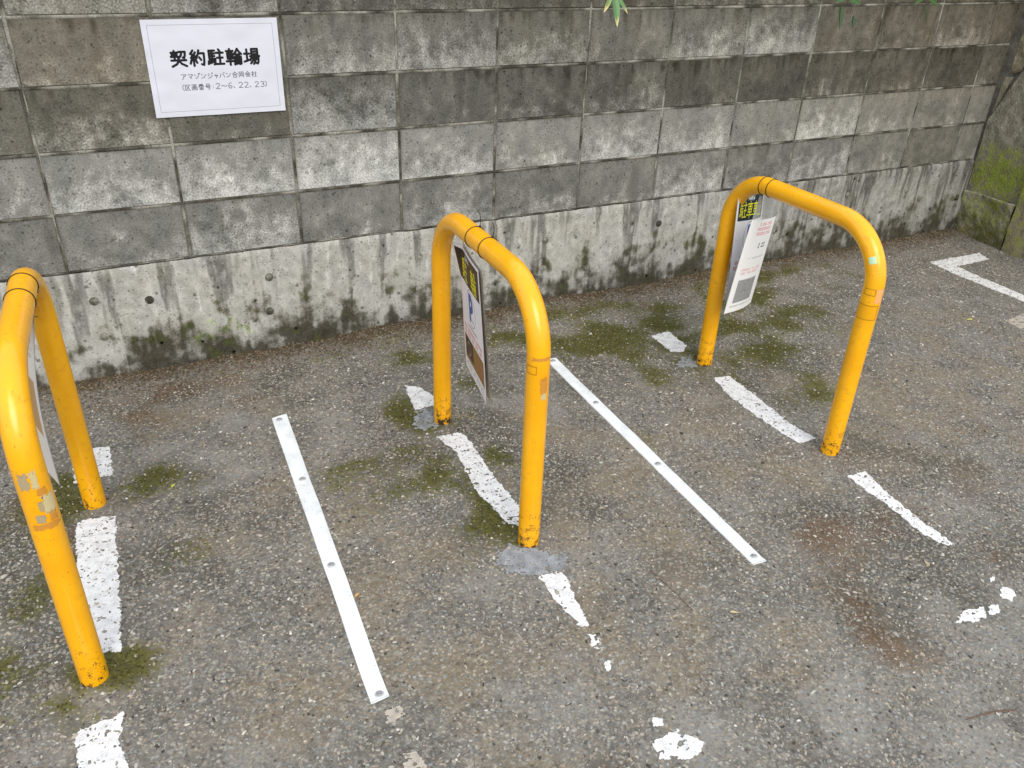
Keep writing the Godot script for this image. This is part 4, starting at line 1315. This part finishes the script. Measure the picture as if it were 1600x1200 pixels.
func make_litter():
	var g := RandomNumberGenerator.new(); g.seed = 501
	var cm := mat(Color.WHITE, 0.9)
	cm.vertex_color_use_as_albedo = true
	cm.metallic_specular = 0.3
	var stone_colors := [Color(0.22, 0.21, 0.185), Color(0.28, 0.265, 0.23), Color(0.34, 0.32, 0.275), Color(0.42, 0.395, 0.345), Color(0.15, 0.14, 0.12), Color(0.25, 0.21, 0.165), Color(0.38, 0.33, 0.26), Color(0.06, 0.055, 0.05), Color(0.52, 0.495, 0.44), Color(0.66, 0.63, 0.57)]
	var weights := [18, 18, 15, 10, 13, 13, 9, 5, 3, 1.0]
	var pick := []
	for k in weights.size():
		for q in int(weights[k] * 5): pick.append(k)
	# three shapes of chip
	var bufs := [PackedFloat32Array(), PackedFloat32Array(), PackedFloat32Array()]
	var tries := 170000
	for i in tries:
		var x := g.randf_range(-0.75, 4.58); var z := g.randf_range(0.01, 2.85)
		# where the camera side of the bay is never seen there is no need of loose grit
		if x > 2.9 and z > 1.9: continue
		var pale := mask_at(24, x, z); var dirt := mask_at(23, x, z)
		if g.randf() < clampf(maxf(pale * 0.75, dirt * 0.6) - 0.1, 0.0, 0.8): continue
		if g.randf() < clampf(mask_at(21, x, z) * 1.1 - 0.35, 0.0, 0.75): continue
		var s := 0.0014 + 0.0046 * pow(g.randf(), 2.6)
		if g.randf() < 0.02: s = g.randf_range(0.0050, 0.0085)
		var b := Basis(Vector3.UP, g.randf() * TAU) * Basis(Vector3.RIGHT, g.randf_range(-0.35, 0.35))
		b = b.scaled_local(Vector3(s * g.randf_range(0.8, 1.4), s * g.randf_range(0.5, 0.9), s * g.randf_range(0.7, 1.1)))
		var c: Color = stone_colors[pick[g.randi() % pick.size()]]
		if z < 0.13: c = c.lerp(Color(0.10, 0.07, 0.045), 0.55)
		push(bufs[i % 3], b, Vector3(x, ground_y(x, z) + s * 0.10, z), c)
	for k in 3:
		multi("gravel", chip_mesh(600 + k), cm, bufs[k], ["rounded stone grit worn loose from the asphalt", "angular stone grit worn loose from the asphalt", "flat stone grit worn loose from the asphalt"][k], "gravel")
	# crumbs of soil and dead leaf banked against the wall
	var crumbs := PackedFloat32Array()
	for i in 16000:
		var x := g.randf_range(-0.75, 4.58); var z := 0.008 + 0.16 * g.randf() * g.randf()
		var s := g.randf_range(0.0015, 0.0045)
		var b := Basis(Vector3.UP, g.randf() * TAU) * Basis(Vector3.RIGHT, g.randf_range(-0.6, 0.6))
		b = b.scaled_local(Vector3(s * 1.4, s * g.randf_range(0.3, 0.9), s))
		push(crumbs, b, Vector3(x, ground_y(x, z) + s * 0.2, z), [Color(0.07, 0.05, 0.032), Color(0.05, 0.04, 0.03), Color(0.12, 0.085, 0.05), Color(0.09, 0.055, 0.03), Color(0.06, 0.06, 0.025), Color(0.22, 0.17, 0.11)][g.randi() % 6])
	multi("soil_crumbs", chip_mesh(610), cm, crumbs, "dark soil and dead leaf crumbs along the wall foot", "soil")
	# dry needles and bits of straw
	var buf := PackedFloat32Array()
	var nm := tube(PackedVector3Array([Vector3(-0.5, 0, 0), Vector3(-0.2, 0.01, 0.035), Vector3(0.15, 0.012, 0.04), Vector3(0.5, 0, 0)]), 0.5, 4)
	# the needle is one unit long and one unit thick; the copies squeeze it
	var sliver := new_st()
	var sec := [Vector2(0.5, 0), Vector2(-0.25, 0.43), Vector2(-0.25, -0.43)]
	var cp := [Vector3(-0.5, 0, 0), Vector3(-0.17, 0.0, 0.06), Vector3(0.17, 0.0, 0.07), Vector3(0.5, 0, 0.0)]
	for i in 3:
		for k in 3:
			var l := (k + 1) % 3
			var ra := 0.4 if i == 0 else 1.0
			var rb := 0.4 if i == 2 else 1.0
			quad(sliver, cp[i] + Vector3(0, sec[k].y, sec[k].x * 0.02) * ra, cp[i] + Vector3(0, sec[l].y, sec[l].x * 0.02) * ra, cp[i + 1] + Vector3(0, sec[l].y, sec[l].x * 0.02) * rb, cp[i + 1] + Vector3(0, sec[k].y, sec[k].x * 0.02) * rb)
	var sliver_mesh := finish(sliver)
	var straw := [Color(0.44, 0.36, 0.24), Color(0.34, 0.25, 0.15), Color(0.52, 0.46, 0.34), Color(0.20, 0.12, 0.07), Color(0.28, 0.18, 0.10), Color(0.40, 0.33, 0.26)]
	for i in 5200:
		var x := g.randf_range(-0.75, 4.5); var z := absf(g.randf_range(0.0, 2.8))
		if i % 5 == 0: z = 0.02 + 0.35 * g.randf() * g.randf()
		if x > 2.9 and z > 1.9: continue
		var l := 0.006 + 0.022 * pow(g.randf(), 2.2)
		if i % 60 == 0: l = g.randf_range(0.03, 0.06)
		var b := Basis(Vector3.UP, g.randf() * TAU) * Basis(Vector3.BACK, g.randf_range(-0.08, 0.08))
		b = b.scaled_local(Vector3(l, 0.0009, l * g.randf_range(-1.6, 1.6) + 0.001))
		push(buf, b, Vector3(x, ground_y(x, z) + 0.0022, z), straw[g.randi() % 6])
	multi("dry_needles", sliver_mesh, cm, buf, "dry brown needles and straw scattered on the asphalt", "litter")
	# moss cushions
	var tuft := new_st()
	for k in 9:
		var a := g.randf() * TAU; var r := g.randf_range(0.0, 0.9)
		var c := Vector3(cos(a) * r, 0, sin(a) * r)
		var w := g.randf_range(0.25, 0.4); var tipv := c * 1.25 + Vector3(0, g.randf_range(0.7, 1.2), 0)
		for q in 3:
			var p0 := c + Vector3(cos(a + q * TAU / 3), -0.1, sin(a + q * TAU / 3)) * w
			var p1 := c + Vector3(cos(a + (q + 1) * TAU / 3), -0.1, sin(a + (q + 1) * TAU / 3)) * w
			for v in [p0, p1, tipv]: tuft.add_vertex(v)
	var tuft_mesh := finish(tuft)
	var mb := PackedFloat32Array()
	var greens := [Color(0.060, 0.062, 0.014), Color(0.085, 0.088, 0.018), Color(0.05, 0.05, 0.015), Color(0.10, 0.10, 0.024), Color(0.075, 0.06, 0.024)]
	for i in 130000:
		var x := g.randf_range(-0.6, 3.8); var z := g.randf_range(0.0, 1.8)
		var v := mask_at(21, x, z)
		if v < 0.62 + g.randf() * 0.75: continue
		var s := g.randf_range(0.0014, 0.0036)
		push(mb, Basis(Vector3.UP, g.randf() * TAU).scaled_local(Vector3(s, s * g.randf_range(0.7, 1.3), s)), Vector3(x, ground_y(x, z), z), greens[g.randi() % 5])
	multi("moss", tuft_mesh, cm, mb, "low green moss cushions spreading over damp asphalt", "moss")
	make_small_things(g)

func make_small_things(g: RandomNumberGenerator):
	var lm := mat(Color.WHITE, 0.6)
	lm.vertex_color_use_as_albedo = true
	lm.cull_mode = BaseMaterial3D.CULL_DISABLED
	var list := [
		[0.173, 0.769, 0.022, 0.010, Color(0.48, 0.50, 0.06), "small yellow-green fallen leaf between a rack and a bolted strip"],
		[3.608, 0.898, 0.034, 0.013, Color(0.55, 0.58, 0.12), "yellow-green fallen leaf near the white corner line"],
		[1.397, 1.885, 0.026, 0.009, Color(0.52, 0.42, 0.24), "pale tan dry leaf off the near end of a bolted strip"],
		[0.556, 1.43, 0.022, 0.010, Color(0.50, 0.30, 0.13), "orange-brown dry leaf against the edge of a bolted strip"],
		[2.02, 1.98, 0.028, 0.012, Color(0.45, 0.36, 0.24), "curled tan dry leaf on rusty brown grit"]]
	for e in list:
		var o := put("fallen_leaf", leaf_mesh(e[2], e[3], 0.5, 0.12, e[4], e[4] * 0.85, 0.6), lm, null, Vector3(e[0], ground_y(e[0], e[1]) + 0.0035, e[1]))
		o.rotation = Vector3(-PI / 2 + 0.1, 0, 0)
		o.rotate_y(g.randf() * TAU)
		tag(o, e[5], "leaf")
	# twigs and root wisps
	var tm := mat(Color(0.42, 0.30, 0.22), 0.9)
	var wm := mat(Color(0.62, 0.55, 0.45), 0.9)
	twig([[1.675, 2.37], [1.72, 2.375], [1.765, 2.385], [1.80, 2.40]], 0.0013, tm, "reddish straight twig lying on bare gritty asphalt")
	twig([[1.10, 0.72], [1.14, 0.735], [1.175, 0.775]], 0.0012, wm, "pale dry stem beside the rusty rack foot")
	twig([[1.09, 0.665], [1.13, 0.67], [1.155, 0.70]], 0.001, wm, "thin pale stem behind the rusty rack foot")
	twig([[1.30, 1.67], [1.31, 1.75], [1.315, 1.84]], 0.0009, tm, "thin brown stem lying between the cement patch and a bolted strip")
	for k in 9:
		var a := g.randf() * TAU
		var c := Vector2(2.20, 1.455) + Vector2(cos(a), sin(a)) * 0.035
		var pts := []
		var dir := a + 1.2
		for i in 6:
			pts.append([c.x, c.y])
			dir += g.randf_range(-0.7, 0.5)
			c += Vector2(cos(dir), sin(dir)) * 0.017
		twig(pts, 0.0008, wm, "fine pale root wisps around the foot of the rack with two sheets", "root wisps")

func twig(pts: Array, r: float, m: Material, label: String, group := ""):
	var curve := Curve3D.new()
	for p in pts: curve.add_point(Vector3(p[0], ground_y(p[0], p[1]) + r + 0.002, p[1]))
	var base := curve.get_point_position(0)
	var out := PackedVector3Array()
	for p in curve.tessellate(): out.append(p - base)
	var o := put("root_wisp" if group else "twig", tube(out, r, 6), m, null, base)
	tag(o, label, "root" if group else "twig", group)
